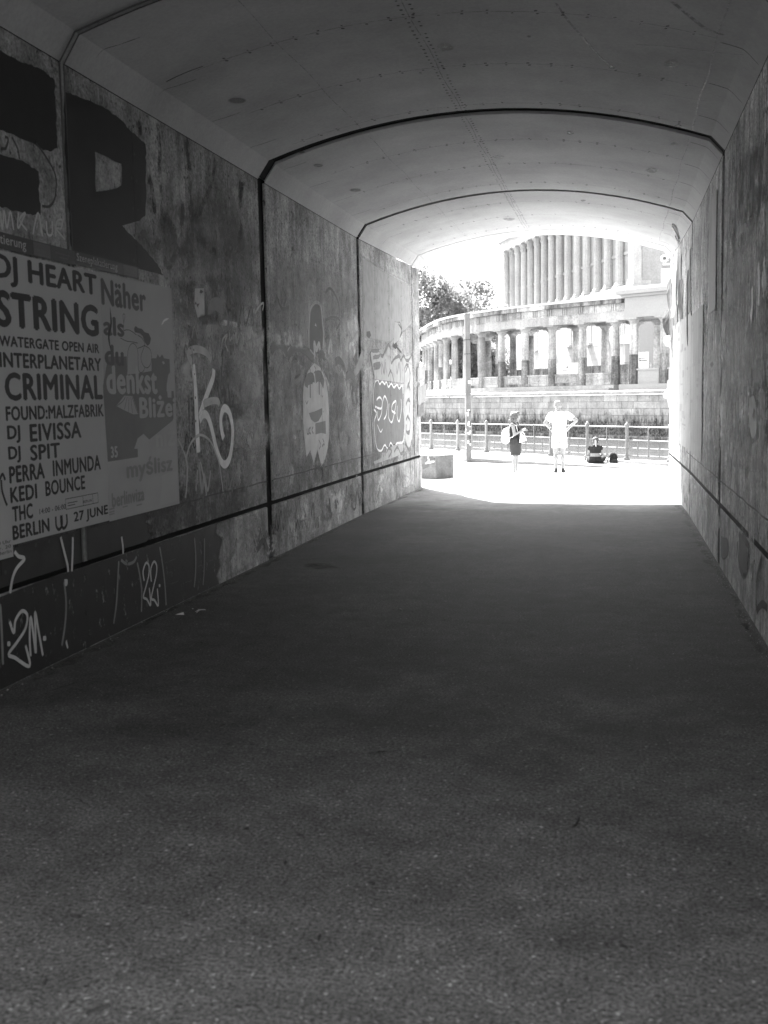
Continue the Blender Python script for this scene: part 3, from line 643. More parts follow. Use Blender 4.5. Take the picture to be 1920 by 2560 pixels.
tree(1168, 980, 138, 'rightmost leafy tree, rounded crown left of the temple building', 14.4, 4.6, 3)
tree(1215, 980, 142, 'low leafy tree between rounded tree and temple building', 11.6, 3.4, 4, nleaf=3500)
for i, (x, Y, hh, lab) in enumerate(((1085, 122, 6.0, 'dense dark shrub behind the leftmost columns'), (1150, 112, 5.2, 'dense dark shrub behind the stickered post'), (1190, 108, 5.0, 'dense dark shrub behind columns right of the post'), (1228, 106, 4.6, 'smallest dark shrub behind the columns near mid colonnade'))):
    tree(x, 960, Y, lab, hh, 2.6, 20+i, 8, 2600, .02, 'evergreen_shrub', 'shrubs behind the colonnade', .2)

# ================================================================== STREET FURNITURE
M['iron'] = plain('railing_iron', .13, .5, .4, .15, 5)
RA = thing('river_railing', 'grey iron railing with ball-capped posts along the river edge', 'railing', rl(5, .1, .12))
SP = 1.59; RZ = .125
pm = MB(); pm.lathe([(.095, 0), (.095, .05), (.07, .08), (.052, .12), (.048, .5), (.045, .90), (.062, .92), (.066, .95), (.05, .975), (.03, 1.0), (.012, 1.03)], n=12); pmesh = mesh_of('post', pm, M['iron'], None, True)
for k in range(-3, 11):
    o = link('post', pmesh, RA); o.location = rl(k*SP, .1, RZ) - ORG[RA.name]
    for zz, r_ in ((.90, .020), (.54, .014), (.33, .012), (.13, .012)):
        mm = MB(); mm.cyl(rl(k*SP+.04, .1, RZ+zz), rl((k+1)*SP-.04, .1, RZ+zz), r_, None, 7, False); part('rail', mm, M['iron'], RA, True)
    mm = MB(); mm.cyl(rl((k+.5)*SP, .1, RZ+.05), rl((k+.5)*SP, .1, RZ+.89), .014, None, 6); mm.ball(rl((k+.5)*SP, .1, RZ+.90), .03, 8, 6); mm.ball(rl((k+.5)*SP, .1, RZ+.54), .026, 8, 6); part('baluster', mm, M['iron'], RA)
    for f in (.25, .75):
        mm = MB(); mm.cyl(rl((k+f)*SP, .1, RZ+.13), rl((k+f)*SP, .1, RZ+.54), .009, None, 5); mm.ball(rl((k+f)*SP, .1, RZ+.54), .02, 6, 5); part('baluster', mm, M['iron'], RA)
# stickered post at the end of the step
PX = Vector((-4.22, 32.28, 0)); PT = onY(1166, 786, 32.28).z
PO = thing('square_post', 'tall square grey post covered with stickers near its foot', 'post', (PX.x, PX.y, 0))
mm = MB(); mm.box((PX.x, PX.y, PT/2), (.148, .148, PT), R(24)); bevel(part('shaft', mm, stone('post_grey', .115, .15, 3, .1, 30, streak=.15), PO), .012)
mm = MB(); mm.box((PX.x, PX.y, PT+.012), (.165, .165, .03), R(24)); part('cap', mm, M['iron'], PO)
for zz in (.735, .83): mm = MB(); mm.box((PX.x, PX.y, PT*zz), (.156, .156, .016), R(24)); part('band', mm, M['joint'], PO)
rn = random.Random(8); ca, sa = math.cos(R(24)), math.sin(R(24)); fn = Vector((sa, -ca, 0)); fd = Vector((ca, sa, 0)); ln = Vector((-ca, -sa, 0)); ld = Vector((sa, -ca, 0))*-1
stk = [(.30, .05, .07, .0), (.545, .075, .09, .03), (.355, .06, .05, .0), (.262, .07, .13, .02), (.225, .05, .05, -.02), (.20, .08, .07, .0), (.17, .06, .09, .03), (.14, .07, .05, -.02), (.10, .05, .05, .01)]
stk += [(rn.uniform(.12, .36), rn.uniform(.03, .07), rn.uniform(.04, .09), rn.uniform(-.04, .04)) for _ in range(16)]
for j, (zz, w_, h_, o_) in enumerate(stk):
    nn, dd = (fn, fd) if j % 4 else (ln, ld)
    mm = MB(); c = Vector((PX.x, PX.y, PT*zz)) + nn*(.0755 + .0009*(j % 7)) + dd*o_
    mm.bar(c - Vector((0, 0, h_/2)), c + Vector((0, 0, h_/2)), w_, .0012, nn); part('sticker', mm, M['board'] if j % 3 else M['ink'], PO)
# concrete block with graffiti just outside the tunnel mouth
BC = Vector((-4.135, 25.72, 0)); bd = (Vector((-4.53, 25.98, 0)) - BC).normalized(); bn_ = Vector((-bd.y, bd.x, 0)); bn_ = bn_ if bn_.y > 0 else -bn_
BL = thing('concrete_block', 'low concrete block with an arrow-like graffiti stroke outside the tunnel mouth', 'block', BC)
mm = MB(); mm.prism([BC, BC + bn_*.62 + bd*-.02, BC + bn_*.62 + bd*1.5, BC + bd*1.5], (0, 0, .56)); bevel(part('body', mm, stone('block_concrete', .10, .25, 3, .2, 30, streak=.2, bump=.2), BL), .015)
def bpt(u, z): return BC + bd*u - bn_*.003 + Vector((0, 0, z))
mm = MB(); ribbon(mm, [bpt(.26, .56), bpt(.22, .44), bpt(.33, .36), bpt(.22, .40), bpt(.0, .43)], .045, -bn_, .8, k=1); part('graffiti', mm, paint(.7, .3), BL, alpha=True)
mm = MB(); ribbon(mm, [bpt(.27, .26), bpt(.5, .22)], .03, -bn_, .8); part('graffiti', mm, paint(.7, .3), BL, alpha=True)
mm = MB(); ribbon(mm, [bpt(.03, .44), bpt(.2, .47), bpt(.3, .34), bpt(.45, .28)], .12, -bn_, .7); o = part('graffiti', mm, paint(.06, .3), BL, alpha=True); o.location = bn_*.0015

# ================================================================== PEOPLE
def skinned(name, prims, mat, parent, voxel=.010, smooth_it=4, label=None):
    """union of tapered limbs and volumes grown into one continuous surface"""
    mb = MB()
    for p in prims:
        if p[0] == 'c':
            _, a, b, r0, r1 = p; a = Vector(a); b = Vector(b); mb.cyl(a, b, r0, r1, 14); mb.ball(a, r0, 14, 10); mb.ball(b, r1, 14, 10)
        elif p[0] == 'e': mb.ball(p[1], p[2], 18, 12)
        elif p[0] == 'k':                     # elliptical frustums with flat ends: (z, cx, cy, rx, ry) list
            ring = []; n = 20; secs = p[1]; vs = []; fs = []
            for z, cx, cy, rx, ry in secs:
                for i in range(n): t = 2*math.pi*i/n; vs.append((cx+rx*math.cos(t), cy+ry*math.sin(t), z))
            for j in range(len(secs)-1):
                for i in range(n): fs.append((j*n+i, j*n+(i+1) % n, (j+1)*n+(i+1) % n, (j+1)*n+i))
            fs += [tuple(range(n-1, -1, -1)), tuple(range((len(secs)-1)*n, len(secs)*n))]; mb.add(vs, fs)
        elif p[0] == 't': mb.cyl(p[1], p[2], p[3], p[4], 16)
    me = mesh_of('tmp', mb, None); o = link('tmp', me)
    r_ = o.modifiers.new('r', 'REMESH'); r_.mode = 'VOXEL'; r_.voxel_size = voxel; r_.use_smooth_shade = True
    s_ = o.modifiers.new('s', 'SMOOTH'); s_.factor = .5; s_.iterations = smooth_it
    dg = bpy.context.evaluated_depsgraph_get(); ne = bpy.data.meshes.new_from_object(o.evaluated_get(dg)); bpy.data.objects.remove(o); bpy.data.meshes.remove(me)
    ne.name = name; ne.materials.clear(); ne.materials.append(mat); q = link(name, ne, parent); ORG[q.name] = ORG[parent.name]
    if label: q['label'] = label
    return q
M['skin'] = plain('skin', .18, .55, .35, .05, 6); M['white_cloth'] = plain('white_cloth', .70, .9, .1, .06, 9, bump=.2); M['pale_cloth'] = plain('pale_cloth', .34, .9, .1, .06, 9, bump=.2)
M['dark_cloth'] = plain('dark_cloth', .035, .9, .1, .15, 9, bump=.2); M['black_cloth'] = plain('black_cloth', .018, .85, .15, .1, 9, bump=.2)
M['grey_hair'] = plain('grey_hair', .17, .7, .3, .3, 60, bump=.6); M['curly_hair'] = plain('curly_hair', .075, .7, .3, .5, 45, bump=.9); M['dark_hair'] = plain('dark_hair', .03, .6, .4, .3, 60, bump=.5); M['fair_hair'] = plain('fair_hair', .38, .6, .4, .2, 60, bump=.5)
M['rubber'] = plain('white_rubber', .6, .7); M['phone'] = plain('phone', .02, .2, .5)
def hand(palm, d, nrm, thumb, s=1.0, curl=.5):
    """palm centre, finger direction, palm normal, thumb side -> tapered palm with five unequal bent fingers"""
    palm = Vector(palm); d = Vector(d).normalized(); nrm = Vector(nrm).normalized(); sd_ = Vector(thumb).normalized(); P = [('c', palm - d*.03*s, palm + d*.035*s, .026*s, .028*s), ('c', palm - d*.02*s + sd_*.02*s, palm + d*.03*s + sd_*.026*s, .02*s, .018*s), ('c', palm + d*.03*s - sd_*.02*s, palm - d*.02*s - sd_*.018*s, .018*s, .019*s)]
    for k, L in enumerate((.066, .076, .070, .054)):
        b = palm + d*.045*s + sd_*(.030-.020*k)*s; m1 = b + (d - nrm*curl*.5).normalized()*L*.5*s; e = m1 + (d*.6 - nrm*curl).normalized()*L*.5*s
        P += [('c', b, m1, .0095*s, .009*s), ('c', m1, e, .009*s, .0075*s)]
    b = palm - d*.01*s + sd_*.03*s; m1 = b + (sd_ + d*.7).normalized()*.035*s; P += [('c', b, m1, .012*s, .010*s), ('c', m1, m1 + (d - nrm*.4).normalized()*.03*s, .010*s, .008*s)]
    return P
def head(c, fwd, s=1.0):
    c = Vector(c); f = Vector(fwd).normalized(); sx = Vector((-f.y, f.x, 0)); u = Vector((0, 0, 1)); rx = .076*s
    P = [('e', c + u*.02*s, (.082*s, .082*s, .098*s)), ('e', c + f*.022*s - u*.035*s, (.06*s, .06*s, .085*s)), ('e', c + f*.02*s + u*.03*s, (.074*s, .074*s, .07*s))]
    P += [('c', c + f*.078*s + u*.012*s, c + f*.098*s - u*.022*s, .008*s, .013*s), ('c', c + f*.072*s - u*.062*s - sx*.018*s, c + f*.072*s - u*.062*s + sx*.018*s, .008*s, .008*s), ('e', c + f*.06*s - u*.102*s, (.025*s, .025*s, .02*s))]
    for q in (-1, 1): P += [('e', c + sx*q*.082*s - u*.01*s - f*.005*s, (.016*s, .02*s, .03*s)), ('e', c + f*.072*s + sx*q*.03*s + u*.022*s, (.016*s, .014*s, .010*s))]
    return P
def face_marks(parent, c, fwd, s=1.0):
    c = Vector(c); f = Vector(fwd).normalized(); sx = Vector((-f.y, f.x, 0)); u = Vector((0, 0, 1)); mm = MB()
    for q in (-1, 1): mm.ball(c + f*.083*s + sx*q*.03*s + u*.016*s, (.009*s, .009*s, .006*s), 8, 6)
    part('eyes', mm, M['phone'], parent, True)
    mm = MB(); mm.tube([c + f*.079*s - u*.064*s - sx*.022*s, c + f*.083*s - u*.062*s, c + f*.079*s - u*.064*s + sx*.022*s], .004*s, 6); part('mouth', mm, plain('lips', .2, .5), parent, True)

# --- the man with hands on hips, seen from behind
MO = Vector((-1.36, 27.5, .004))
PM = thing('person', 'person in white T-shirt and pale shorts standing with hands on hips, seen from behind', 'person', MO)
def W_(p): return MO + Vector(p)
def prep(prims, f):
    out = []
    for p in prims:
        if p[0] in 'ct': out.append((p[0], f(p[1]), f(p[2]), p[3], p[4]))
        elif p[0] == 'e': out.append(('e', f(p[1]), p[2]))
        else: out.append(('k', [(f((0, 0, z)).z, f((cx, cy, z)).x, f((cx, cy, z)).y, rx, ry) for z, cx, cy, rx, ry in p[1]]))
    return out
def loc0(parent): return lambda p: Vector(p)            # prims below are given relative to the person's feet
hd = Vector((-.03, .02, 1.665))
ARM = [('c', (-.185, 0, 1.44), (-.335, -.04, 1.245), .052, .042), ('c', (-.335, -.04, 1.245), (-.175, .05, 1.07), .041, .029), ('c', (.20, 0, 1.44), (.43, -.05, 1.30), .052, .042), ('c', (.43, -.05, 1.30), (.20, .04, 1.07), .041, .029)]
BODY = [('k', [(.86, .01, 0, .165, .115), (1.0, .01, 0, .155, .11), (1.15, .01, 0, .15, .105), (1.32, .01, 0, .175, .11), (1.44, .01, 0, .17, .09), (1.49, .01, .0, .10, .07)]), ('c', (-.01, .005, 1.46), (-.025, .015, 1.58), .058, .055)]
LEG = [('c', (-.075, 0, .88), (-.072, .01, .50), .09, .058), ('e', (-.072, -.015, .38), (.056, .06, .11)), ('c', (-.072, .01, .50), (-.068, -.01, .09), .055, .038), ('c', (-.068, -.02, .05), (-.10, .13, .035), .04, .034), ('c', (.10, 0, .88), (.098, .01, .50), .09, .058), ('e', (.098, -.015, .38), (.056, .06, .11)), ('c', (.098, .01, .50), (.10, -.01, .09), .055, .038), ('c', (.10, -.02, .05), (.13, .13, .035), .04, .034)]
HND = hand((-.165, .08, 1.055), (.55, .8, -.15), (.8, -.5, 0), (0, .1, -1), 1.0, .5) + hand((.185, .07, 1.055), (-.55, .8, -.15), (-.8, -.5, 0), (0, .1, -1), 1.0, .5)
b_ = skinned('body', BODY + ARM + LEG + HND + head(hd, (0, 1, 0)), M['skin'], PM, .009, 3)
face_marks(PM, hd, (0, 1, 0))
skinned('hair', [('e', hd + Vector((0, -.012, .04)), (.09, .092, .085)), ('e', hd + Vector((0, -.045, .0)), (.074, .06, .075)), ('e', hd + Vector((0, .03, .085)), (.07, .06, .045))], M['grey_hair'], PM, .009, 2)
skinned('t_shirt', [('k', [(.945, .01, 0, .178, .138), (1.0, .01, 0, .172, .134), (1.15, .01, 0, .165, .126), (1.32, .01, 0, .188, .128), (1.43, .01, 0, .192, .106), (1.50, .005, 0, .115, .085), (1.53, 0, .003, .07, .07)]), ('c', (-.175, 0, 1.435), (-.185, 0, 1.43), .078, .078), ('t', (-.175, 0, 1.45), (-.275, -.025, 1.305), .078, .075), ('t', (.19, 0, 1.45), (.34, -.03, 1.34), .078, .075), ('c', (.185, 0, 1.435), (.195, 0, 1.43), .078, .078)], M['white_cloth'], PM, .011, 3)
skinned('shorts', [('k', [(.80, .012, 0, .185, .135), (.95, .012, 0, .18, .13)]), ('t', (-.082, 0, .90), (-.085, 0, .63), .098, .102), ('t', (.106, 0, .90), (.108, 0, .63), .098, .102)], M['pale_cloth'], PM, .011, 3)
for sx, tx in ((-.068, -.10), (.10, .13)):
    sh = skinned('shoe', [('c', (sx, -.035, .055), (tx, .14, .045), .047, .040), ('c', (sx, -.03, .09), (sx, -.02, .10), .042, .042)], M['dark_cloth'], PM, .009, 2)
    mm = MB(); d_ = Vector((tx-sx, .175, 0)).normalized(); mm.bar(MO + Vector((sx, -.035, .014)) - d_*.045, MO + Vector((tx, .14, .014)) + d_*.035, .088, .026); part('sole', mm, M['rubber'], sh)
mm = MB(); c = MO + Vector((-.20, .04, 1.10)); ax = Vector((.16, .09, -.175)).normalized(); mm.cyl(c - ax*.016, c + ax*.016, .036, .036, 12); part('watch', mm, M['phone'], PM)

# --- the woman looking at her phone
WO = Vector((-2.42, 27.3, .004))
PW = thing('person', 'person with curly hair in dark sleeveless top and skirt, looking at a phone', 'person', WO)
hw = Vector((.035, 0, 1.40)); fwd = Vector((.92, -.25, -.0)).normalized()
B2 = [('k', [(.72, .01, 0, .125, .16), (.85, .0, 0, .115, .145), (.95, -.005, 0, .105, .125), (1.10, .0, 0, .12, .135), (1.20, -.01, 0, .095, .15), (1.26, -.01, 0, .055, .08)]), ('c', (-.01, 0, 1.24), (.02, 0, 1.34), .046, .044),
      ('c', (-.025, -.155, 1.19), (.01, -.20, .985), .044, .037), ('c', (.01, -.20, .985), (.19, -.10, 1.075), .035, .024), ('c', (-.01, .155, 1.19), (.03, .18, .98), .044, .037), ('c', (.03, .18, .98), (.20, .0, 1.07), .035, .024),
      ('c', (.0, -.065, .75), (-.005, -.065, .42), .078, .05), ('e', (-.02, -.065, .30), (.048, .045, .09)), ('c', (-.005, -.065, .42), (-.02, -.065, .07), .047, .032), ('c', (.02, .07, .75), (.035, .07, .42), .078, .05), ('e', (.02, .07, .30), (.048, .045, .09)), ('c', (.035, .07, .42), (.03, .07, .07), .047, .032),
      ('c', (-.03, -.065, .04), (.12, -.08, .03), .034, .028), ('c', (.02, .07, .04), (.17, .055, .03), .034, .028)]
HN2 = hand((.225, -.085, 1.095), (.9, .3, .3), (0, .2, -1), (.2, .7, .5), .88, -.8) + hand((.235, -.01, 1.085), (.9, -.3, .3), (0, -.2, -1), (.2, -.7, .5), .88, -.8)
skinned('body', B2 + HN2 + head(hw, fwd, .95), M['skin'], PW, .009, 3)
face_marks(PW, hw, fwd, .95)
rn = random.Random(4); hp = [('e', hw + Vector((-.04, .0, .03)), (.115, .125, .115)), ('e', hw + Vector((-.085, .0, -.06)), (.075, .115, .12))]
for k in range(60):
    a = rn.uniform(0, 6.28); zz = rn.uniform(-.19, .13); v = Vector((math.cos(a), math.sin(a), 0))
    if v.dot(fwd) > .45 and zz < .06: continue
    hp.append(('e', hw + Vector((-.03, 0, 0)) + v*rn.uniform(.085, .135)*(1.0 if zz < .06 else .75) + Vector((0, 0, zz)), (.034, .034, .034)))
skinned('hair', hp, M['curly_hair'], PW, .009, 1)
skinned('top', [('k', [(.86, .0, 0, .135, .165), (.95, -.005, 0, .122, .142), (1.10, .005, 0, .138, .15), (1.19, -.01, 0, .10, .155), (1.25, -.015, 0, .06, .12)]), ('e', (.06, -.06, 1.08), (.07, .065, .065)), ('e', (.06, .06, 1.08), (.07, .065, .065))], M['black_cloth'], PW, .010, 3)
skinned('skirt', [('k', [(.47, .02, 0, .125, .145), (.60, .015, 0, .14, .16), (.74, .01, 0, .15, .18), (.90, .0, 0, .135, .155)])], M['dark_cloth'], PW, .010, 3)
for sx, sy, ty in ((-.03, -.065, -.08), (.02, .07, .055)): skinned('shoe', [('c', (sx-.01, sy, .035), (sx+.15, ty, .026), .040, .032)], M['rubber'], PW, .009, 2)
o = thing('mobile_phone', 'dark mobile phone held by the curly-haired person', 'phone', WO + Vector((.30, -.05, 1.12)))
mm = MB(); mm.bar(WO + Vector((.25, -.05, 1.112)), WO + Vector((.375, -.05, 1.165)), .072, .010); ph = bevel(part('case', mm, M['phone'], o), .004); mm = MB(); mm.bar(WO + Vector((.255, -.05, 1.1205)), WO + Vector((.370, -.05, 1.1695)), .064, .002); part('screen', mm, plain('phone_glass', .05, .1, .6), o)
BG = thing('backpack', 'pale round backpack on the back of the curly-haired person', 'backpack', WO + Vector((-.22, -.03, .76)))
def rel(o, prims): d = WO - ORG[o.name]; return prep(prims, lambda p: Vector(p) + d)
skinned('sack', rel(BG, [('e', (-.21, -.03, .97), (.105, .14, .17)), ('e', (-.215, -.03, .86), (.115, .15, .11)), ('e', (-.17, -.03, 1.08), (.06, .10, .08))]), M['white_cloth'], BG, .010, 3)
mm = MB(); mm.tube([WO + Vector(p) for p in ((-.15, -.09, 1.13), (-.06, -.13, 1.265), (.05, -.13, 1.20), (.08, -.14, 1.05), (-.05, -.165, .92), (-.17, -.12, .88))], .009, 6); part('strap', mm, M['white_cloth'], BG, True)
mm = MB(); mm.tube([WO + Vector(p) for p in ((-.16, -.13, .80), (-.155, -.14, .70), (-.16, -.14, .62))], .008, 5); part('strap_end', mm, M['black_cloth'], BG)
TB = thing('tote_bag', 'white tote bag hanging in front of the curly-haired person', 'bag', WO + Vector((.2, -.12, .72)))
mm = MB(); o_ = lambda x, y, z: WO + Vector((x, y, z))
mm.add([o_(.12, -.14, .78), o_(.30, -.14, .84), o_(.27, -.14, .92), o_(.15, -.14, 1.03), o_(.12, -.08, .78), o_(.30, -.08, .84), o_(.27, -.09, .92), o_(.15, -.09, 1.03), o_(.14, -.18, .84), o_(.25, -.18, .87)], [(0, 8, 3), (8, 9, 2, 3), (9, 1, 2), (0, 1, 9, 8), (4, 7, 6, 5), (0, 4, 5, 1), (1, 5, 6, 2), (2, 6, 7, 3), (3, 7, 4, 0)]); bevel(part('cloth', mm, M['white_cloth'], TB), .015, 3)
mm = MB(); mm.tube([o_(.15, -.12, 1.02), o_(.17, -.10, 1.07), o_(.24, -.1, 1.0), o_(.26, -.12, .93)], .008, 5); part('handle', mm, M['white_cloth'], TB)

# --- the woman sitting on the ground facing the river
SO = onZ(1488, 1160, .05); SO.z = .045
PS = thing('person', 'person in dark cropped top sitting on the ground facing the river', 'person', SO)
hs = Vector((.01, .05, .62))
B3 = [('k', [(.0, 0, 0, .165, .11), (.10, 0, 0, .18, .125), (.20, 0, .0, .145, .10), (.28, 0, .01, .12, .085), (.40, 0, .03, .15, .095), (.47, 0, .035, .15, .08), (.515, 0, .035, .06, .055)]), ('c', (0, .035, .50), (.005, .045, .58), .043, .042),
      ('c', (-.145, .03, .46), (-.175, .06, .27), .042, .036), ('c', (-.175, .06, .27), (-.13, .26, .20), .034, .024), ('c', (.145, .03, .46), (.19, .06, .27), .042, .036), ('c', (.19, .06, .27), (.10, .24, .20), .034, .024),
      ('c', (-.09, .05, .08), (-.22, .42, .13), .085, .06), ('c', (-.22, .42, .13), (.02, .52, .06), .055, .038), ('c', (.09, .05, .08), (.22, .42, .13), .085, .06), ('c', (.22, .42, .13), (-.02, .45, .06), .055, .038), ('c', (.02, .52, .05), (.13, .53, .04), .036, .03), ('c', (-.02, .45, .05), (-.13, .47, .04), .036, .03)]
skinned('body', B3 + hand((-.10, .30, .20), (.6, .7, -.1), (0, 0, 1), (.5, -.3, .3), .9, .6) + hand((.08, .29, .20), (-.6, .7, -.1), (0, 0, 1), (-.5, -.3, .3), .9, .6) + head(hs, (0, 1, -.1), .93), M['skin'], PS, .010, 3)
face_marks(PS, hs, (0, 1, 0), .93)
skinned('crop_top', [('k', [(.30, 0, .015, .138, .10), (.40, 0, .03, .165, .108), (.47, 0, .035, .168, .095), (.52, 0, .035, .085, .07)]), ('c', (-.14, .03, .455), (-.155, .035, .42), .055, .052), ('c', (.14, .03, .455), (.155, .035, .42), .055, .052)], M['black_cloth'], PS, .010, 2)
skinned('leggings', [('k', [(.0, 0, 0, .175, .12), (.10, 0, 0, .192, .137), (.21, 0, .0, .152, .11)]), ('c', (-.09, .05, .085), (-.22, .42, .135), .094, .069), ('c', (-.22, .42, .135), (.0, .51, .066), .064, .046), ('c', (.09, .05, .085), (.22, .42, .135), .094, .069), ('c', (.22, .42, .135), (.0, .45, .066), .064, .046)], M['black_cloth'], PS, .011, 2)
skinned('hair', [('e', hs + Vector((0, -.01, .035)), (.086, .09, .082)), ('e', hs + Vector((0, -.04, -.01)), (.074, .06, .07))], M['dark_hair'], PS, .010, 2)
skinned('ponytail', [('c', hs + Vector((0, -.10, .02)), hs + Vector((0, -.12, -.05)), .022, .026), ('c', hs + Vector((0, -.125, -.05)), hs + Vector((.012, -.095, -.15)), .026, .012)], M['fair_hair'], PS, .008, 2)
BK = onZ(1534, 1159, .045); BK.z = .04
DB = thing('rucksack', 'dark rucksack standing on the ground beside the seated person', 'backpack', BK)
skinned('sack', [('k', [(.0, 0, 0, .105, .09), (.06, 0, 0, .115, .10), (.18, 0, 0, .11, .095), (.26, -.01, 0, .09, .08), (.30, -.02, 0, .05, .05)])], M['black_cloth'], DB, .010, 4)
skinned('pocket', [('k', [(.02, .02, -.085, .09, .04), (.08, .02, -.09, .095, .045), (.13, .02, -.08, .07, .03)])], M['dark_cloth'], DB, .009, 3)
mm = MB(); mm.tube([BK + Vector(p) for p in ((-.11, -.02, .21), (-.16, -.03, .13), (-.15, -.03, .03), (-.22, -.05, .012))], .012, 6); part('strap', mm, M['dark_cloth'], DB)
CPX = onZ(1469, 1159, .045)
mm = MB(); mm.lathe([(.032, 0), (.036, .05), (.042, .12), (.044, .125), (.040, .135), (.02, .14)], (CPX.x, CPX.y, .045), 14); single('drinking_cup', mm, M['board'], 'small pale cup on the ground left of the seated person', 'cup', (CPX.x, CPX.y, .045), smooth=False)
SPX = onZ(1513, 1160, .045)
SN = thing('sandals', 'pair of dark sandals lying between the seated person and the rucksack', 'sandals', (SPX.x, SPX.y, .045))
for dx in (-.05, .06):
    mm = MB(); c = Vector((SPX.x+dx, SPX.y, .055)); mm.bar(c - Vector((.04, .11, 0)), c + Vector((.04, .11, 0)), .08, .02); mm.tube([c + Vector((-.04, .02, .01)), c + Vector((0, .03, .05)), c + Vector((.04, .02, .01))], .01, 5); part('sandal', mm, M['black_cloth'], SN)
# grit on the sunny paving
rn = random.Random(9)

# ================================================================== CEILING AND WALL DETAIL
def Cc(x, y, off=.006):                      # pixel -> vault surface
    p = onZ(x, y, 5.1)
    for _ in range(8): p = onZ(x, y, ceil_z(p.x, p.y))
    p.z -= off; return p
def csurf(x, Y, off=.004):                   # on vault or on its haunch
    a, b, s_ = XLw(Y), XRw(Y), spring(Y); c0, c1 = a+.145, b-.145
    if x < c0: t = (x-a)/.145; return Vector((x, Y, s_ + (ceil_z(c0, Y)-s_)*t - off))
    if x > c1: t = (b-x)/.145; return Vector((x, Y, s_ + (ceil_z(c1, Y)-s_)*t - off))
    return cpt(x, Y, off)
def bay(Y):
    for k in range(len(RINGS)-1):
        if Y < RINGS[k+1][0]: return k
    return len(RINGS)-2
SEAM = [3.9, 5.4, 6.9, 9.66, 11.18, 12.68, 14.48, 15.98, 17.44, 19.19, 20.68, 22.1]
M['hole'] = plain('tie_hole', .07, .95, .05); M['seam'] = paint(.12, .47, .45, 1.2)
rn = random.Random(21)
def disc(mb, c, u, v, r_, n=6): mb.add([c + u*r_*math.cos(2*math.pi*i/n) + v*r_*math.sin(2*math.pi*i/n) for i in range(n)], [tuple(range(n))])
for Y in SEAM:
    k = bay(Y); mb = MB(); x = -3.6 + rn.uniform(0, .1)
    while x < .8:
        if rn.random() > .10:
            for dy in (-.035, .035):
                if rn.random() > .12: disc(mb, cpt(x + rn.uniform(-.012, .012), Y+dy, .004), Vector((1, 0, 0)), Vector((0, 1, 0)), rn.uniform(.010, .019))
        x += .21
    part('tie_holes', mb, M['hole'], CEIL[k], kind='stuff')
    mb = MB(); ribbon(mb, [csurf(-3.7 + i*.41, Y + rn.uniform(-.004, .004), .003) for i in range(12)], .016, (0, 0, -1), .5); part('seam', mb, M['seam'], CEIL[k], alpha=True)
for k in range(1, len(RINGS)-2):             # the double row along the crown
    y0, y1 = RINGS[k][0]+.15, RINGS[k+1][0]-.12; mb = MB(); Y = y0
    while Y < y1:
        for dx in (-.045, .045):
            if rn.random() > .1: disc(mb, cpt(-1.72+dx + rn.uniform(-.006, .006), Y, .004), Vector((1, 0, 0)), Vector((0, 1, 0)), rn.uniform(.010, .017))
        Y += .11
    part('tie_holes', mb, M['hole'], CEIL[k], kind='stuff')
    for xx, ww, kk in ((-1.72, .012, .5), (.80, .016, .5), (-2.9, .01, .5)):
        mb = MB(); ribbon(mb, [cpt(xx + .01*math.sin(i*1.3), y0 + (y1-y0)*i/12, .0036) for i in range(13)], ww, (0, 0, -1), kk); part('seam', mb, M['seam'] if xx == -1.72 else paint(.45, .5, .4), CEIL[k], alpha=True)
    Y = y0 + .25
    while Y < y1:                             # short cracks across both haunches
        mb = MB(); ribbon(mb, [csurf(.82, Y, .004), csurf(.95, Y+.01, .004), csurf(1.03, Y+.015, .006), csurf(1.14, Y+.02, .006)], .022, (0, 0, -1), .6, k=3); part('crack', mb, paint(.05, .35, .9), CEIL[k], alpha=True)
        mb = MB(); ribbon(mb, [csurf(-3.72, Y+.1, .004), csurf(-3.9, Y+.07, .004), csurf(-4.02, Y+.03, .006), csurf(-4.08, Y, .006)], .016, (0, 0, -1), .6, k=3); part('crack', mb, paint(.06, .42, .8), CEIL[k], alpha=True)
        Y += 1.22
c2u = lambda x, y: (960+x*.5787, y*.5787)
for x, y, w_, h_, g in ((627, 155, 22, 10, .07), (1240, 272, 80, 38, .12), (265, 202, 75, 36, .13), (495, 676, 55, 16, .14), (1160, 735, 60, 24, .16), (540, 946, 62, 14, .2), (805, 572, 34, 18, .05), (985, 290, 28, 14, .06), (1270, 543, 46, 20, .12), (1255, 620, 40, 14, .15), (765, 350, 18, 8, .08), (157, 313, 14, 8, .04), (860, 865, 26, 10, .1)):
    P_ = [Cc(*c2u(x + w_*.5*math.cos(t)*rn.uniform(.8, 1.15), y + h_*.5*math.sin(t)*rn.uniform(.8, 1.15)), .0045) for t in [2*math.pi*i/10 for i in range(10)]]
    mb = MB(); blot(mb, P_, .3, 2); part('repair_patch', mb, paint(max(g, .12), .42, .5, 1.2), CEIL[bay(P_[0].y)], alpha=True)
for pts, w_ in (([(740, 5), (790, 80), (860, 160), (935, 245), (985, 290)], .03), ([(1240, 0), (1330, 75), (1390, 120), (1470, 150)], .05), ([(1080, 190), (1200, 195), (1330, 210), (1480, 228), (1560, 235)], .03), ([(1180, 400), (1300, 420), (1400, 435)], .02)):
    mb = MB(); ribbon(mb, [Cc(*c2u(*p), .005) for p in pts], w_*.8, (0, 0, -1), .3); part('crack', mb, paint(.09, .46, .5), CEIL[2], alpha=True)
cL = zl(0, 0, .5787, Cc)
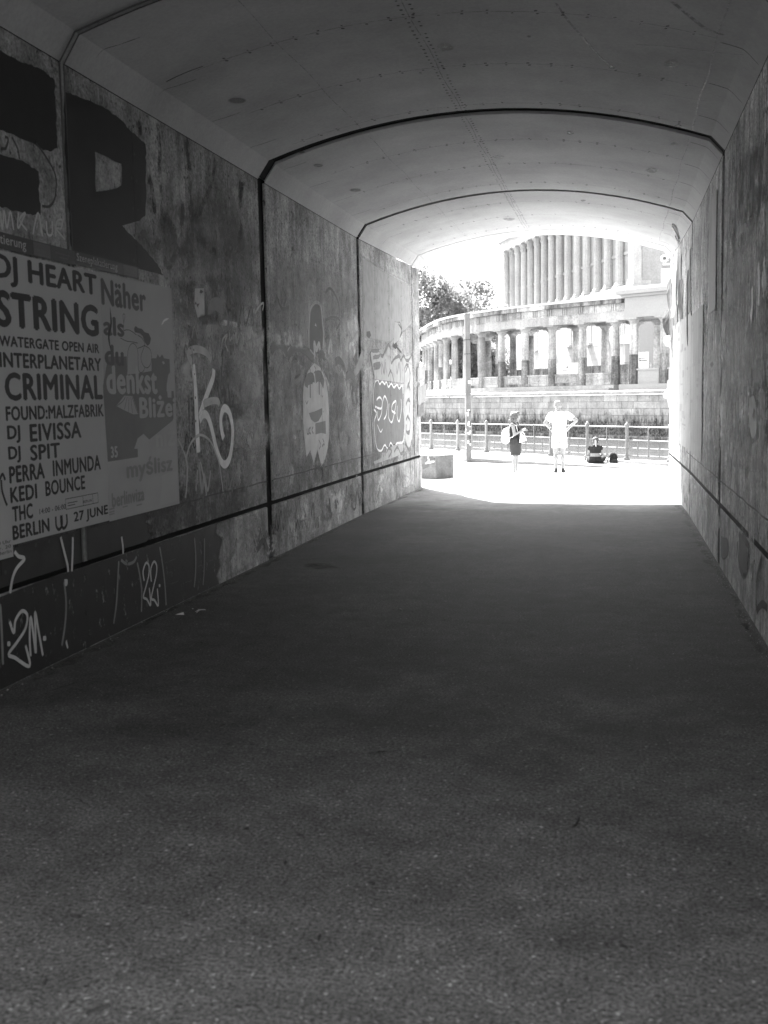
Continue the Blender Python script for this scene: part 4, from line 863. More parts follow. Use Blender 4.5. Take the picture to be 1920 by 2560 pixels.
for x, y, w_, h_, g in ((1025, 432, 85, 26, .16), (1375, 713, 46, 14, .1), (1535, 820, 55, 16, .14), (1300, 655, 40, 12, .1)):
    P_ = [Cc((x + w_*.5*math.cos(t))*.5787, (y + h_*.5*math.sin(t))*.5787, .0045) for t in [2*math.pi*i/10 for i in range(10)]]
    mb = MB(); blot(mb, P_, .4, 2); part('repair_patch', mb, paint(g, .3, .6), CEIL[bay(P_[0].y)], alpha=True)
for pts in ([(715, 352), (770, 325), (830, 300), (880, 283)], [(975, 537), (1040, 505)], [(1365, 785), (1440, 760)]):
    mb = MB(); ribbon(mb, [Cc(a*.5787, b*.5787, .005) for a, b in pts], .022, (0, 0, -1), .4); part('crack', mb, paint(.05, .35, .8), CEIL[2], alpha=True)
# form-tie holes and board seams on the walls
for side in (-1, 1):
    for k in range(1, len(RINGS)-2):
        y0, y1 = RINGS[k][0], RINGS[k+1][0]; mb = MB(); wl_ = LWALL if side < 0 else RWALL
        X = lambda Y: (XLw(Y)+.0105 if side < 0 else XRw(Y)-.0105)
        for f in (.25, .5, .75):
            Y = y0 + (y1-y0)*f; zz = .8
            while zz < 4.5:
                for dy in (-.05, .05):
                    if rn.random() > .2: disc(mb, Vector((X(Y), Y+dy+rn.uniform(-.015, .015), zz + rn.uniform(-.02, .02))), Vector((0, 1, 0)), Vector((0, 0, 1)), rn.uniform(.010, .019))
                zz += .24
            sm = MB(); ribbon(sm, [Vector((X(Y), Y+rn.uniform(-.006, .006), .75+i*.42)) for i in range(10)], .022, (1 if side < 0 else -1, 0, 0), .4); part('seam', sm, paint(.05, .46, .6), wl_[k], alpha=True)
        Y = y0+.2
        while Y < y1-.1:
            if rn.random() > .3:
                for dz in (-.035, .045): disc(mb, Vector((X(Y), Y + rn.uniform(-.03, .03), .975+dz)), Vector((0, 1, 0)), Vector((0, 0, 1)), rn.uniform(.009, .018))
            Y += .2
        part('tie_holes', mb, M['hole'], wl_[k], kind='stuff')
        sm = MB(); ribbon(sm, [Vector((X(y0), y0+.1+(y1-y0-.2)*i/14, .972+rn.uniform(-.006, .006))) for i in range(15)], .02, (1 if side < 0 else -1, 0, 0), .5); part('seam', sm, paint(.03, .38, .9), wl_[k], alpha=True)

# ================================================================== GRAFFITI ON THE LEFT WALL
c1 = zl(0, 0, .5787); c2 = zl(0, 560, .2893); c3 = zl(0, 1340, .4219); c4 = zl(400, 650, .2712); c5 = zl(650, 700, .2713); cb = zl(0, 960, .2893)
BLK = paint(.012, .14); DRK = paint(.055, .34, .85); DRKs = paint(.05, .40, .8, 1.3, True); MID = paint(.12, .30, .85); LGT = paint(.52, .34, .95); WHT = paint(.80, .28); WHTs = paint(.68, .38, .85, 1.2, True); LGTs = paint(.50, .36, .8, 1.2, True); MIDs = paint(.12, .3, .75, 1.2, True)
# old faded washes of paint
patch([[(650, 900), (900, 830), (1100, 900), (1120, 1150), (800, 1180), (680, 1080)]], MIDs, c1, .5)
patch([[(130, 1000), (300, 820), (450, 880), (500, 1100), (300, 1250), (150, 1300)]], LGTs, c4, .45)
patch([[(560, 560), (760, 600), (960, 560), (960, 720), (760, 780), (560, 760)]], LGTs, c4, .5)
patch([[(150, 300), (300, 250), (420, 330), (400, 600), (250, 680), (150, 560)]], WHTs, c4, .5)
patch([[(120, 150), (600, 120), (800, 350), (700, 560), (300, 600), (110, 480)]], DRKs, c4, .4)
patch([[(640, 880), (960, 900), (980, 1300), (700, 1350)]], LGTs, c4, .5)
patch([[(600, 1450), (980, 1400), (1010, 1750), (720, 1800)]], LGTs, c4, .5)
patch([[(440, 420), (480, 345), (560, 345), (595, 430), (590, 500), (550, 500), (520, 465), (480, 480), (460, 520), (435, 510)]], paint(.26, .36, .8), c4, .12, k=3)
patch([[(320, 250), (410, 250), (415, 520), (345, 540), (315, 420)]], LGT, c4, .15, k=1)
patch([[(560, 540), (740, 580), (770, 640), (640, 610), (550, 600)]], WHTs, c4, .3)
for pts in ([(375, 270), (400, 290), (385, 310)], [(330, 380), (345, 440), (365, 400)]): patch([pts + [(pts[0][0]-12, pts[0][1]+30)]], BLK, c4, .1, k=1)
# big black block letters at the upper left
R_out = [(278, 395), (330, 412), (380, 432), (430, 455), (478, 482), (520, 515), (560, 560), (600, 595), (628, 622), (632, 700), (630, 800), (629, 930), (600, 955), (528, 975), (560, 1010), (600, 1050), (640, 1092), (680, 1140), (705, 1190), (590, 1160), (450, 1130), (312, 1100), (303, 1000), (292, 850), (284, 700), (279, 550)]
hole = [(410, 655), (415, 828), (500, 815), (525, 800), (525, 708)]
def rough_edge(pts, amt=5.0, n=4):
    r_ = random.Random(6); out = []
    for i, p in enumerate(pts):
        q = pts[(i+1) % len(pts)]
        for t in range(n): out.append((p[0]+(q[0]-p[0])*t/n + (r_.uniform(-amt, amt) if t else 0), p[1]+(q[1]-p[1])*t/n + (r_.uniform(-amt, amt) if t else 0)))
    return out
R_out = rough_edge(R_out, 4.0); hole = rough_edge(hole, 3.0)
mb = MB(); off = .0088                        # ring between the outline and the counter, bridged as quads
P_ = c1(R_out, off)
Hh = c1(hole, off)
me_bm = bmesh.new(); ov = [me_bm.verts.new(p) for p in P_]; hv = [me_bm.verts.new(p) for p in Hh]
ee = [me_bm.edges.new((ov[i], ov[(i+1) % len(ov)])) for i in range(len(ov))] + [me_bm.edges.new((hv[i], hv[(i+1) % len(hv)])) for i in range(len(hv))]
bmesh.ops.triangle_fill(me_bm, use_beauty=True, use_dissolve=False, edges=ee)
me_bm.verts.index_update(); mb = MB(); mb.add([v_.co.copy() for v_ in me_bm.verts], [tuple(v_.index for v_ in f_.verts) for f_ in me_bm.faces]); me_bm.free()
part('block_letter', mb, BLK, LWALL[2], alpha=True, label='huge black painted letter R')
fill([rough_edge(q_, 4.0) for q_ in [[(-90, 170), (0, 215), (50, 245), (100, 272), (140, 282), (180, 300), (212, 325), (236, 345), (240, 450), (246, 560), (250, 640), (215, 655), (180, 642), (120, 610), (60, 582), (0, 562), (-90, 540)], [(-90, 640), (0, 665), (50, 680), (90, 692), (130, 715), (166, 740), (170, 840), (176, 926), (140, 930), (100, 920), (40, 905), (0, 892), (-90, 870)], [(-90, 100), (-60, 150), (-70, 900), (-90, 900)]]], BLK, c1, name='block_letter', label='huge black painted letter E, cut by the frame')
# dark drippy outlines of an old piece
graf([[(680, 525), (690, 640), (690, 760), (700, 900), (705, 1010)], [(805, 590), (815, 700), (820, 850), (825, 960)], [(930, 680), (915, 790), (880, 880), (835, 960)], [(1045, 780), (1040, 900), (1035, 1080), (1030, 1100)], [(640, 750), (660, 830), (670, 930)], [(700, 890), (740, 970), (780, 1020), (790, 860)], [(830, 1000), (880, 1050), (950, 1090), (1040, 1100)]], DRKs, c1, [.10, .16, .09, .12, .10, .12, .13], hard=.4)
patch([[(585, 515), (610, 520), (615, 600), (590, 590)], [(1030, 770), (1055, 790), (1050, 850), (1032, 860)]], DRKs, c1, .4)
graf([[(590, 1060), (625, 1010), (660, 1080), (690, 1040), (680, 1120)], [(700, 1100), (730, 1150), (770, 1090), (800, 1150)], [(760, 1060), (800, 1100), (850, 1100)], [(770, 1130), (790, 1180), (830, 1160)]], MIDs, c1, .10, hard=.5)
graf([[(0, 905), (10, 990), (18, 910), (30, 985), (45, 915), (60, 1000)], [(80, 910), (78, 985), (110, 920), (85, 950), (120, 1000)], [(140, 1020), (165, 920), (185, 1030)], [(200, 950), (205, 1010), (225, 1010), (225, 950)], [(240, 1030), (245, 960), (268, 950), (265, 985), (245, 990), (285, 1040)]], LGT, c1, .020, label='thin pale scrawled tag')
graf([[(20, 590), (35, 600), (25, 640), (5, 640)], [(50, 590), (75, 640), (85, 690)], [(150, 610), (200, 680), (240, 760), (238, 850), (215, 890), (180, 890)]], DRK, c1, .022)
# the white K tag
graf([[(305, 950), (318, 1100), (330, 1280), (338, 1450), (346, 1620), (356, 1785)], [(497, 1000), (490, 1080), (455, 1180), (415, 1290), (385, 1380), (365, 1450)], [(362, 1480), (395, 1425), (430, 1430), (462, 1500), (490, 1610), (520, 1740), (560, 1850), (600, 1885), (640, 1830), (665, 1690), (668, 1540), (640, 1410), (600, 1365), (572, 1400), (560, 1480), (570, 1580), (588, 1650)]], WHT, c4, [.115, .10, .10], label='bright white looping K tag')
graf([[(400, 1330), (470, 1300), (530, 1300), (550, 1340)], [(300, 960), (260, 860), (330, 820), (420, 850), (480, 930)]], LGT, c4, .09)
graf([[(565, 820), (580, 730), (620, 690), (600, 760), (630, 850)], [(640, 660), (645, 740), (670, 700), (690, 650)], [(700, 660), (705, 770), (730, 690)], [(740, 660), (770, 720), (755, 810), (735, 760)], [(800, 660), (830, 720), (840, 620), (860, 700)], [(890, 580), (905, 690)], [(935, 560), (938, 700)], [(870, 500), (920, 420), (955, 400), (945, 470)]], LGT, c4, .030, label='pale scrawled tags beside the big joint')
graf([[(240, 1840), (252, 1780), (290, 1680), (360, 1615), (420, 1630), (470, 1680), (520, 1790), (550, 1900), (570, 2040), (585, 2160)], [(370, 1850), (395, 1960), (420, 2100), (430, 2190)], [(160, 1640), (200, 1720), (240, 1830), (252, 1950), (245, 2100), (235, 2200)]], LGT, c4, .034, hard=.6)
graf([[(570, 1720), (630, 1760)], [(600, 1690), (600, 1810)], [(570, 1790), (640, 1730)], [(590, 1700), (640, 1810)]], DRK, c4, .035)
graf([[(530, 1160), (545, 1260), (570, 1330)], [(560, 900), (580, 830), (570, 1000), (560, 1200)]], DRK, c4, .03)
graf([[(470, 160), (520, 240), (545, 320)], [(445, 150), (450, 320)], [(360, 550), (450, 545), (560, 555)], [(270, 570), (380, 610)], [(640, 180), (660, 260), (680, 200)]], DRKs, c4, .12, hard=.4)
# ghost-like egg figure
patch([[(500, 755), (560, 800), (600, 900), (628, 1050), (638, 1250), (638, 1450), (612, 1620), (565, 1722), (530, 1570), (495, 1705), (462, 1572), (425, 1640), (403, 1420), (392, 1200), (398, 980), (440, 830)]], paint(.52, .29, .95), c5, .05, k=2, name='graffiti', label='pale egg-shaped painted ghost figure')
graf([[(428, 990), (432, 930), (465, 905), (488, 915), (490, 945)], [(508, 905), (530, 885), (560, 895), (590, 965)]], paint(.13, .26, .9), c5, .17, hard=.8)
graf([[(462, 930), (463, 1010), (464, 1090)], [(545, 910), (545, 990), (546, 1060)]], paint(.13, .26, .9), c5, .07)
patch([[(450, 1225), (500, 1212), (575, 1178), (572, 1240), (540, 1300), (505, 1315), (470, 1285)]], paint(.12, .24, .95), c5, .06, k=1, name='graffiti')
patch([[(508, 1320), (605, 1295), (608, 1420), (560, 1410), (510, 1425)]], paint(.19, .3, .8), c5, .1, k=1)
graf([[(408, 1345), (412, 1425)], [(408, 1345), (428, 1345)], [(410, 1380), (425, 1380)], [(433, 1360), (436, 1415), (448, 1415), (447, 1360)], [(468, 1360), (455, 1370), (455, 1410), (470, 1415)], [(475, 1355), (478, 1420)], [(492, 1350), (478, 1385), (495, 1420)]], paint(.12, .28, .9), c5, .03, k=2, label='small dark scrawled word on the egg figure')
graf([[(450, 800), (465, 840), (450, 880)], [(480, 790), (485, 870)], [(500, 790), (515, 830), (495, 860)], [(540, 1470), (560, 1520), (545, 1560)], [(575, 1460), (590, 1500), (570, 1540)], [(430, 1480), (480, 1475)], [(440, 1520), (490, 1510)], [(420, 1110), (430, 1140), (445, 1110)]], paint(.14, .3, .85), c5, .022)
# round-headed outline figure above it and scalloped dark shapes
patch([[(458, 640), (455, 400), (470, 270), (512, 215), (560, 240), (575, 380), (582, 500), (575, 650), (520, 690)]], paint(.09, .3, .75), c5, .1, k=2)
graf([[(452, 640), (450, 500), (455, 380), (465, 270), (510, 205), (555, 228), (568, 300), (575, 380), (585, 500), (580, 640)]], LGT, c5, .055, label='pale outline of a round-headed figure')
patch([[(505, 420), (512, 395), (522, 430)]], LGT, c5, .05, k=1); graf([[(500, 500), (520, 505)]], MID, c5, .03)
graf([[(455, 650), (500, 700), (500, 580), (520, 640), (545, 590), (560, 670), (610, 690)], [(630, 690), (650, 560), (660, 680)], [(100, 650), (150, 600), (190, 590), (240, 690), (280, 640), (340, 625)]], LGT, c5, .10, hard=.6)
graf([[(100, 660), (140, 600), (190, 590), (235, 650), (250, 710)], [(250, 720), (300, 640), (360, 620), (430, 660), (500, 740)], [(540, 700), (570, 680), (600, 720)], [(690, 760), (730, 740), (770, 790), (790, 860)], [(790, 900), (830, 870), (870, 910), (875, 1000)]], MID, c5, .14, hard=.6)
patch([[(100, 480), (300, 430), (450, 520), (440, 640), (250, 620), (110, 600)]], WHTs, c5, .5)
patch([[(800, 600), (880, 480), (900, 560), (880, 700), (820, 760)]], WHTs, c5, .45)
patch([[(560, 780), (640, 740), (760, 860), (760, 1300), (660, 1500), (640, 1000)]], MIDs, c5, .4); patch([[(860, 860), (940, 640), (960, 660), (940, 800), (880, 900)]], paint(.4, .34, .7), c5, .25)
patch([[(700, 120), (880, 100), (890, 330), (760, 380)]], MIDs, c5, .5)
patch([[(925, -250), (1100, -120), (1395, 40), (1400, 420), (1200, 600), (935, 560)]], paint(.42, .30, .6, 1.2), c5, .12, k=1)
patch([[(120, -300), (500, -150), (880, 20), (900, 300), (500, 260), (110, 150)]], paint(.30, .36, .45, 1.2, True), c5, .3)
patch([[(110, 760), (380, 760), (390, 1500), (120, 1600)]], paint(.34, .36, .5, 1.2, True), c5, .3)
patch([[(660, 1300), (900, 1100), (930, 1600), (680, 1690)]], paint(.36, .36, .5, 1.2, True), c5, .3)
for x, yt, yb in ((1080, 20, 260), (1190, 0, 240), (1215, 40, 380), (1330, 90, 300), (830, 40, 520), (960, 120, 420), (720, 60, 300)): graf([[(x, yt), (x+2, (yt+yb)/2), (x-1, yb)]], paint(.36, .40, .5, 1.1, True), c5, .12, hard=.4)
graf([[(200, 60), (240, 160), (215, 240)], [(150, 130), (200, 260), (270, 250)], [(600, 120), (650, 80), (720, 200), (730, 360)], [(600, 370), (680, 340), (740, 380), (700, 460)]], MID, c5, .05, hard=.5)
# throw-up with bubble letters and the outlined piece above
patch([[(1050, 950), (1080, 925), (1120, 935), (1160, 945), (1210, 965), (1260, 975), (1310, 985), (1325, 1150), (1332, 1350), (1320, 1480), (1260, 1510), (1200, 1530), (1140, 1550), (1080, 1560), (1055, 1400), (1048, 1180)]], paint(.15, .2, .95), c5, .04, k=2, name='graffiti', label='grey bubble-letter throw-up with white outline')
graf([[(1050, 1180), (1046, 1050), (1060, 950), (1085, 922), (1105, 960), (1125, 935), (1150, 960), (1165, 940), (1185, 985), (1210, 955), (1235, 990), (1262, 965), (1285, 1000), (1312, 978), (1320, 1150), (1332, 1320), (1320, 1480), (1290, 1500), (1262, 1505), (1235, 1540), (1205, 1500), (1180, 1555), (1150, 1520), (1120, 1570), (1085, 1560), (1065, 1480), (1052, 1320), (1075, 1230), (1048, 1190)], [(1072, 1110), (1100, 1080), (1125, 1110), (1120, 1180), (1090, 1180), (1060, 1165)], [(1080, 1200), (1090, 1290), (1120, 1230), (1130, 1130), (1150, 1070), (1175, 1130), (1165, 1240), (1140, 1290)], [(1190, 1130), (1185, 1260), (1215, 1310), (1240, 1220), (1255, 1120), (1225, 1140), (1215, 1200), (1250, 1230)], [(1265, 1150), (1265, 1260), (1285, 1300), (1305, 1180), (1300, 1090)], [(1120, 960), (1125, 1080)], [(1185, 990), (1185, 1120)], [(1240, 990), (1240, 1100)], [(1290, 1000), (1285, 1090)], [(1150, 1290), (1145, 1430)], [(1205, 1320), (1205, 1490)], [(1265, 1310), (1262, 1490)]], WHT, c5, .045, hard=.7)
graf([[(1080, 1330), (1110, 1400), (1130, 1370)], [(1090, 1400), (1130, 1440)], [(1120, 1310), (1130, 1400)]], WHT, c5, .025)
patch([[(1010, 660), (1110, 635), (1110, 690), (1160, 680), (1180, 600), (1210, 640), (1220, 740), (1300, 720), (1400, 690), (1410, 900), (1330, 960), (1050, 920)]], paint(.42, .3, .9), c5, .08, k=1)
graf([[(1060, 905), (1018, 680), (1105, 650)], [(1105, 650), (1105, 700), (1038, 715)], [(1040, 785), (1105, 770), (1105, 800), (1048, 812)], [(1110, 690), (1135, 700), (1160, 640), (1185, 600), (1205, 640), (1210, 760), (1240, 730), (1280, 700), (1300, 740), (1325, 700), (1350, 740), (1380, 730), (1410, 660)], [(1120, 880), (1125, 760), (1145, 860), (1155, 740), (1165, 860)], [(1180, 900), (1210, 840), (1240, 950)], [(1255, 780), (1265, 860), (1285, 760), (1300, 940)], [(1330, 960), (1340, 800), (1370, 790), (1390, 870)]], paint(.13, .25, .9), c5, .075, k=4)
patch([[(1330, 800), (1400, 760), (1412, 1200), (1395, 1560), (1340, 1500), (1325, 1200)]], paint(.45, .3, .85), c5, .12, k=2)
graf([[(1340, 860), (1370, 790), (1385, 900), (1365, 1010)], [(1345, 1160), (1365, 1110), (1385, 1120), (1375, 1230)], [(1345, 1300), (1365, 1260), (1385, 1300), (1380, 1400), (1350, 1390), (1350, 1330)], [(1340, 1500), (1380, 1560), (1400, 1480)], [(1355, 1010), (1370, 960), (1385, 1010)]], paint(.12, .28, .85), c5, .10)
patch([[(1035, 1680), (1150, 1640), (1160, 1560), (1230, 1520), (1330, 1500), (1330, 1600), (1200, 1650), (1050, 1705)]], paint(.40, .32, .85), c5, .15, k=1)
graf([[(1165, 1600), (1190, 1550), (1215, 1580), (1185, 1640)], [(1235, 1590), (1270, 1540), (1300, 1600), (1330, 1570)]], paint(.14, .28, .85), c5, .07)
graf([[(1060, 1600), (1000, 900), (990, 820), (960, 850)], [(1010, 680), (1000, 830), (1005, 1000), (1030, 1640)]], LGT, c5, .035)
for x, y, s_ in ((1000, 500, 1), (1270, 430, 1.6), (1245, 600, 1.0)): patch([[(x-18*s_, y-25*s_), (x+12*s_, y-30*s_), (x+25*s_, y+10*s_), (x+5*s_, y+40*s_), (x-20*s_, y+15*s_)]], paint(.03, .25, .95), c5, .1, k=1)
patch([[(1240, 380), (1290, 390), (1310, 470), (1280, 560), (1230, 600), (1235, 480)]], paint(.40, .32, .8), c5, .15, k=1)
graf([[(1275, 400), (1305, 460), (1290, 530)], [(1235, 600), (1270, 630), (1305, 672)], [(290, 1320), (285, 1375)], [(1085, 290), (1088, 410)]], paint(.03, .3, .9), c5, .05)
# plinth: black paint near the street end and the thin tags on it
def base_patch(y0, y1, z0, z1, mat, off, inset=.06):
    mb = MB(); n = 10; top = [Vector((XL0+off, y0+(y1-y0)*i/n, z1 + random.uniform(-.03, .03))) for i in range(n+1)]; bot = [Vector((XL0+off, y0+(y1-y0)*i/n, z0)) for i in range(n, -1, -1)]
    top += [Vector((XL0+off, y1 + random.uniform(-.12, .16), z1 + (z0-z1)*i/7)) for i in range(1, 7)]
    blot(mb, top+bot, inset, 1); return mb
part('paint_patch', base_patch(2.5, 11.2, .0, .66, paint(.022, .36, .93), .0030, .04), paint(.022, .36, .93), LBASE[2], alpha=True, label='black paint over the plinth')
part('paint_patch', base_patch(2.5, 9.4, .70, 1.02, paint(.028, .27, .9), .0024, .05), paint(.028, .27, .9), LWALL[2], alpha=True)
part('paint_patch', base_patch(9.0, 12.4, .70, 1.15, DRKs, .0022, .3), DRKs, LWALL[2], alpha=True)
gb_ = dict(walls=LBASE, label=None)
graf([[(55, 500), (82, 572), (92, 500), (130, 445), (162, 470), (150, 550), (100, 630), (52, 700), (90, 722), (176, 770), (150, 640)], [(182, 720), (176, 600), (182, 480), (200, 600), (212, 692), (210, 560), (208, 452), (228, 560), (256, 718)]], LGT, c3, .030, walls=LBASE, label='pale looping tag on the black plinth')
for x, y in ((52, 638), (264, 606)): patch([[(x-9, y-14), (x+9, y-14), (x+9, y+14), (x-9, y+14)]], LGT, c3, .3, walls=LBASE)
graf([[(855, 270), (848, 210), (865, 160), (882, 175), (882, 230), (865, 300), (850, 360), (870, 375), (893, 408), (884, 300)], [(897, 275), (893, 200), (912, 152), (928, 175), (926, 230), (908, 310), (897, 370), (915, 380), (938, 410), (932, 305)]], LGT, c3, .026, walls=LBASE, label='pale double-two tag on the black plinth')
patch([[(941, 285), (950, 285), (950, 302), (941, 302)]], LGT, c3, .3, walls=LBASE)
graf([[(85, 90), (110, 120), (145, 135), (100, 190), (75, 250), (58, 345)], [(358, 0), (380, 90), (400, 170), (405, 215)], [(432, 0), (430, 110), (425, 215)], [(720, 0), (728, 60), (730, 110)], [(858, 0), (845, 65)]], LGT, c3, .032)
graf([[(380, 260), (392, 400), (385, 530), (365, 660)], [(705, 140), (698, 260), (690, 400), (672, 530)], [(715, 140), (750, 165), (790, 155), (812, 120)], [(812, 150), (830, 240), (840, 330), (838, 460)], [(945, 55), (965, 180), (978, 300), (985, 420)], [(1152, 0), (1160, 120), (1158, 230), (1150, 310)], [(1212, 0), (1210, 180), (1203, 300)], [(1318, 0), (1316, 120), (1312, 250)], [(0, 390), (10, 560), (18, 780)]], LGTs if False else paint(.25, .34, .8), c3, .036, walls=LBASE, hard=.5)
patch([[(380, 255), (400, 255), (400, 290), (385, 300)], [(395, 610), (405, 660), (398, 668), (388, 630)]], LGT, c3, .3, walls=LBASE)
graf([[(985, 225), (1040, 200)], [(1010, 285), (1055, 268)], [(975, 160), (1040, 135)], [(1095, 275), (1135, 265)], [(1170, 185), (1200, 165)], [(1235, 150), (1265, 140)]], paint(.12, .4, .8), c3, .05, walls=LBASE, hard=.4, taper=True)
# plinth tags further in
graf([[(640, 2000), (660, 2150), (690, 1950), (700, 2110), (730, 1930), (720, 2110), (760, 1960)], [(780, 2060), (800, 1900), (790, 2110)], [(320, 2200), (360, 2020), (400, 2180)], [(470, 2180), (490, 2060), (500, 2200)], [(840, 1960), (850, 2090), (880, 2100), (890, 1950)], [(920, 2080), (940, 1960), (960, 2060)]], paint(.06, .3, .9), c5, .05, walls=LBASE, label='dark scrawled tags low on the plinth')
patch([[(640, 1960), (780, 1900), (800, 2120), (660, 2180)], [(1060, 1790), (1160, 1770), (1150, 1950), (1080, 1980)], [(330, 2020), (440, 2000), (450, 2210), (330, 2212)]], WHTs, c5, .4, walls=LBASE)
graf([[(1500, 20), (1520, 80), (1560, 30), (1590, 90)], [(1340, 110), (1330, 220)], [(1400, 40), (1410, 200)]], DRK, c3, .10, walls=LBASE, hard=.5)
patch([[(1340, 20), (1480, -20), (1560, 60), (1500, 180), (1350, 230)]], LGTs, c3, .4, walls=LBASE)

# layers of old scrawl and overpainting between the named marks
rs = random.Random(77)
def LP(Y, Z, off): return Vector((XLw(Y)+off, Y, Z))
def RP_(Y, Z, off): return Vector((XRw(Y)-off, Y, Z))
def scrawl(fn, nrm, walls, y0, y1, z0, z1, n, tones, wd=(.02, .05), size=(.12, .3)):
    for _ in range(n):
        Y = rs.uniform(y0, y1); Z = rs.uniform(z0, z1); h = rs.uniform(*size); k = rs.randint(3, 7); off = .0026 + rs.random()*.0005; pts = []
        for i in range(k): pts.append(fn(Y + i*h*rs.uniform(.28, .5), Z + (h if i % 2 else 0)*rs.uniform(.6, 1.15) + rs.uniform(-.04, .04), off))
        g = rs.choice(tones); mb = MB(); ribbon(mb, pts, rs.uniform(*wd), nrm, .6); part('scrawl', mb, paint(g, rs.choice((.36, .40)), rs.choice((.55, .8))), wall_at(walls, Y), alpha=True)
def washes(fn, walls, y0, y1, z0, z1, n, tones, sx=(.2, .6), sz=(.2, .6)):
    for _ in range(n):
        Y = rs.uniform(y0, y1); Z = rs.uniform(z0, z1); a = rs.uniform(*sx); b = rs.uniform(*sz); off = .0022 + rs.random()*.0003
        pts = [fn(min(max(Y + a*math.cos(t)*rs.uniform(.6, 1.2), y0), y1+.3), max(z0-.1, Z + b*math.sin(t)*rs.uniform(.6, 1.2)), off) for t in [2*math.pi*i/9 for i in range(9)]]
        mb = MB(); blot(mb, pts, .45, 3); part('paint_wash', mb, paint(rs.choice(tones), rs.choice((.36, .40)), rs.choice((.6, .8)), 1.3, True), wall_at(walls, Y), alpha=True)
def drips(fn, nrm, walls, y0, y1, z0, z1, n, tones, wd=(.02, .06), ln=(.3, 1.1)):
    for _ in range(n):
        Y = rs.uniform(y0, y1); Z = rs.uniform(z0, z1); L_ = rs.uniform(*ln); off = .0024 + rs.random()*.0004
        mb = MB(); ribbon(mb, [fn(Y + rs.uniform(-.015, .015), max(.72, Z - L_*i/4), off) for i in range(5)], rs.uniform(*wd), nrm, .35, taper=True); part('drip_mark', mb, paint(rs.choice(tones), .42, rs.choice((.6, .8)), 1.2, True), wall_at(walls, Y), alpha=True)
washes(LP, LWALL, 10.3, 12.9, .85, 3.0, 14, (.45, .6, .06, .05, .35)); washes(LP, LWALL, 13.3, 17.9, .85, 3.2, 22, (.5, .65, .08, .4)); washes(LP, LWALL, 18.3, 22.6, .8, 2.6, 14, (.6, .7, .14))
scrawl(LP, NL, LWALL, 10.3, 12.5, 1.0, 2.9, 16, (.5, .6, .04, .05, .3)); scrawl(LP, NL, LWALL, 13.4, 17.4, .9, 2.9, 30, (.5, .65, .07, .1)); scrawl(LP, NL, LWALL, 18.4, 22.2, .9, 2.3, 16, (.6, .7, .1))
drips(LP, NL, LWALL, 9.6, 22.6, 1.4, 4.3, 46, (.5, .6, .05, .04, .3))
washes(LP, LBASE, 11.3, 22.6, .1, .55, 22, (.55, .65, .07, .4), (.2, .6), (.1, .25)); scrawl(LP, NL, LBASE, 11.3, 22.2, .12, .35, 34, (.05, .06, .6), (.02, .04), (.1, .22))
washes(RP_, RWALL, 8.3, 12.9, .8, 3.8, 26, (.85, .75, .06, .08)); washes(RP_, RWALL, 13.3, 16, .8, 3.6, 16, (.85, .7, .10)); washes(RP_, RBASE, 9, 22, .1, .6, 12, (.6, .1, .5), (.2, .6), (.1, .25))
drips(RP_, NR, RWALL, 8.2, 17.5, 1.2, 4.5, 130, (.85, .75, .04, .03, .05), (.04, .14), (.3, 1.4)); drips(RP_, NR, RWALL, 18.3, 22.6, 3.2, 4.5, 20, (.7, .08), (.03, .08), (.3, 1.0))
scrawl(RP_, NR, RWALL, 8.6, 12.6, 1.2, 3.0, 14, (.7, .75, .06), (.03, .07), (.15, .4)); scrawl(RP_, NR, RBASE, 9, 21, .15, .4, 10, (.05, .6), (.03, .05), (.12, .25))

# ================================================================== POSTERS ON THE LEFT WALL
def text_mb(s_, fn, bold=0.0, x0=0, x1=1, y0=0, y1=1, heavy=0.0):
    """flat lettering fitted into a box; fn maps box coordinates to the wall"""
    cu = bpy.data.curves.new('t', 'FONT'); cu.body = s_; cu.size = 1; cu.offset = bold; cu.resolution_u = 3; cu.space_character = 1.06; cu.fill_mode = 'FRONT' if hasattr(cu, 'fill_mode') else 'NONE'
    o = bpy.data.objects.new('t', cu); COL.objects.link(o); dg = bpy.context.evaluated_depsgraph_get(); me = bpy.data.meshes.new_from_object(o.evaluated_get(dg))
    co = [v_.co.copy() for v_ in me.vertices]; fs = [tuple(p.vertices) for p in me.polygons]; bpy.data.objects.remove(o); bpy.data.curves.remove(cu); bpy.data.meshes.remove(me)
    if not co: return MB()
    ax, bx = min(c.x for c in co), max(c.x for c in co); ay, by = min(c.y for c in co), max(c.y for c in co)
    mb = MB(); w_ = bx-ax; h_ = max(1e-6, by-ay); b_ = heavy
    for k, (sx, sy) in enumerate(((0, 0), (-b_, 0), (b_, 0), (0, b_*.7), (0, -b_*.7)) if heavy else ((0, 0),)):     # heavier strokes: shifted sheets, each a hair above the last
        p_ = [fn(x0 + (c.x+sx-ax+b_)/(w_+2*b_)*(x1-x0), y0 + (c.y+sy-ay+b_*.7)/(h_+1.4*b_)*(y1-y0)) for c in co]
        for q in p_: q.x += .00012*k
        mb.add(p_, fs)
    return mb
M['paper'] = plain('poster_paper', .36, .75, .25, .06, 2.2, bump=.25); M['paper2'] = plain('poster_paper_grey', .33, .7, .25, .06, 2.5, bump=.25)
M['pink'] = plain('poster_print_dark', .028, .7, .2, .25, 5); M['pmid'] = plain('poster_print_mid', .13, .7, .2, .1, 4); M['pdark'] = plain('poster_print_deep', .085, .7, .2, .1, 4); M['pfade'] = plain('poster_print_faded', .22, .7, .2, .1, 4); M['strip'] = plain('strip_dark', .03, .6, .3, .2, 5); M['pline'] = plain('poster_line', .06, .7, .2)
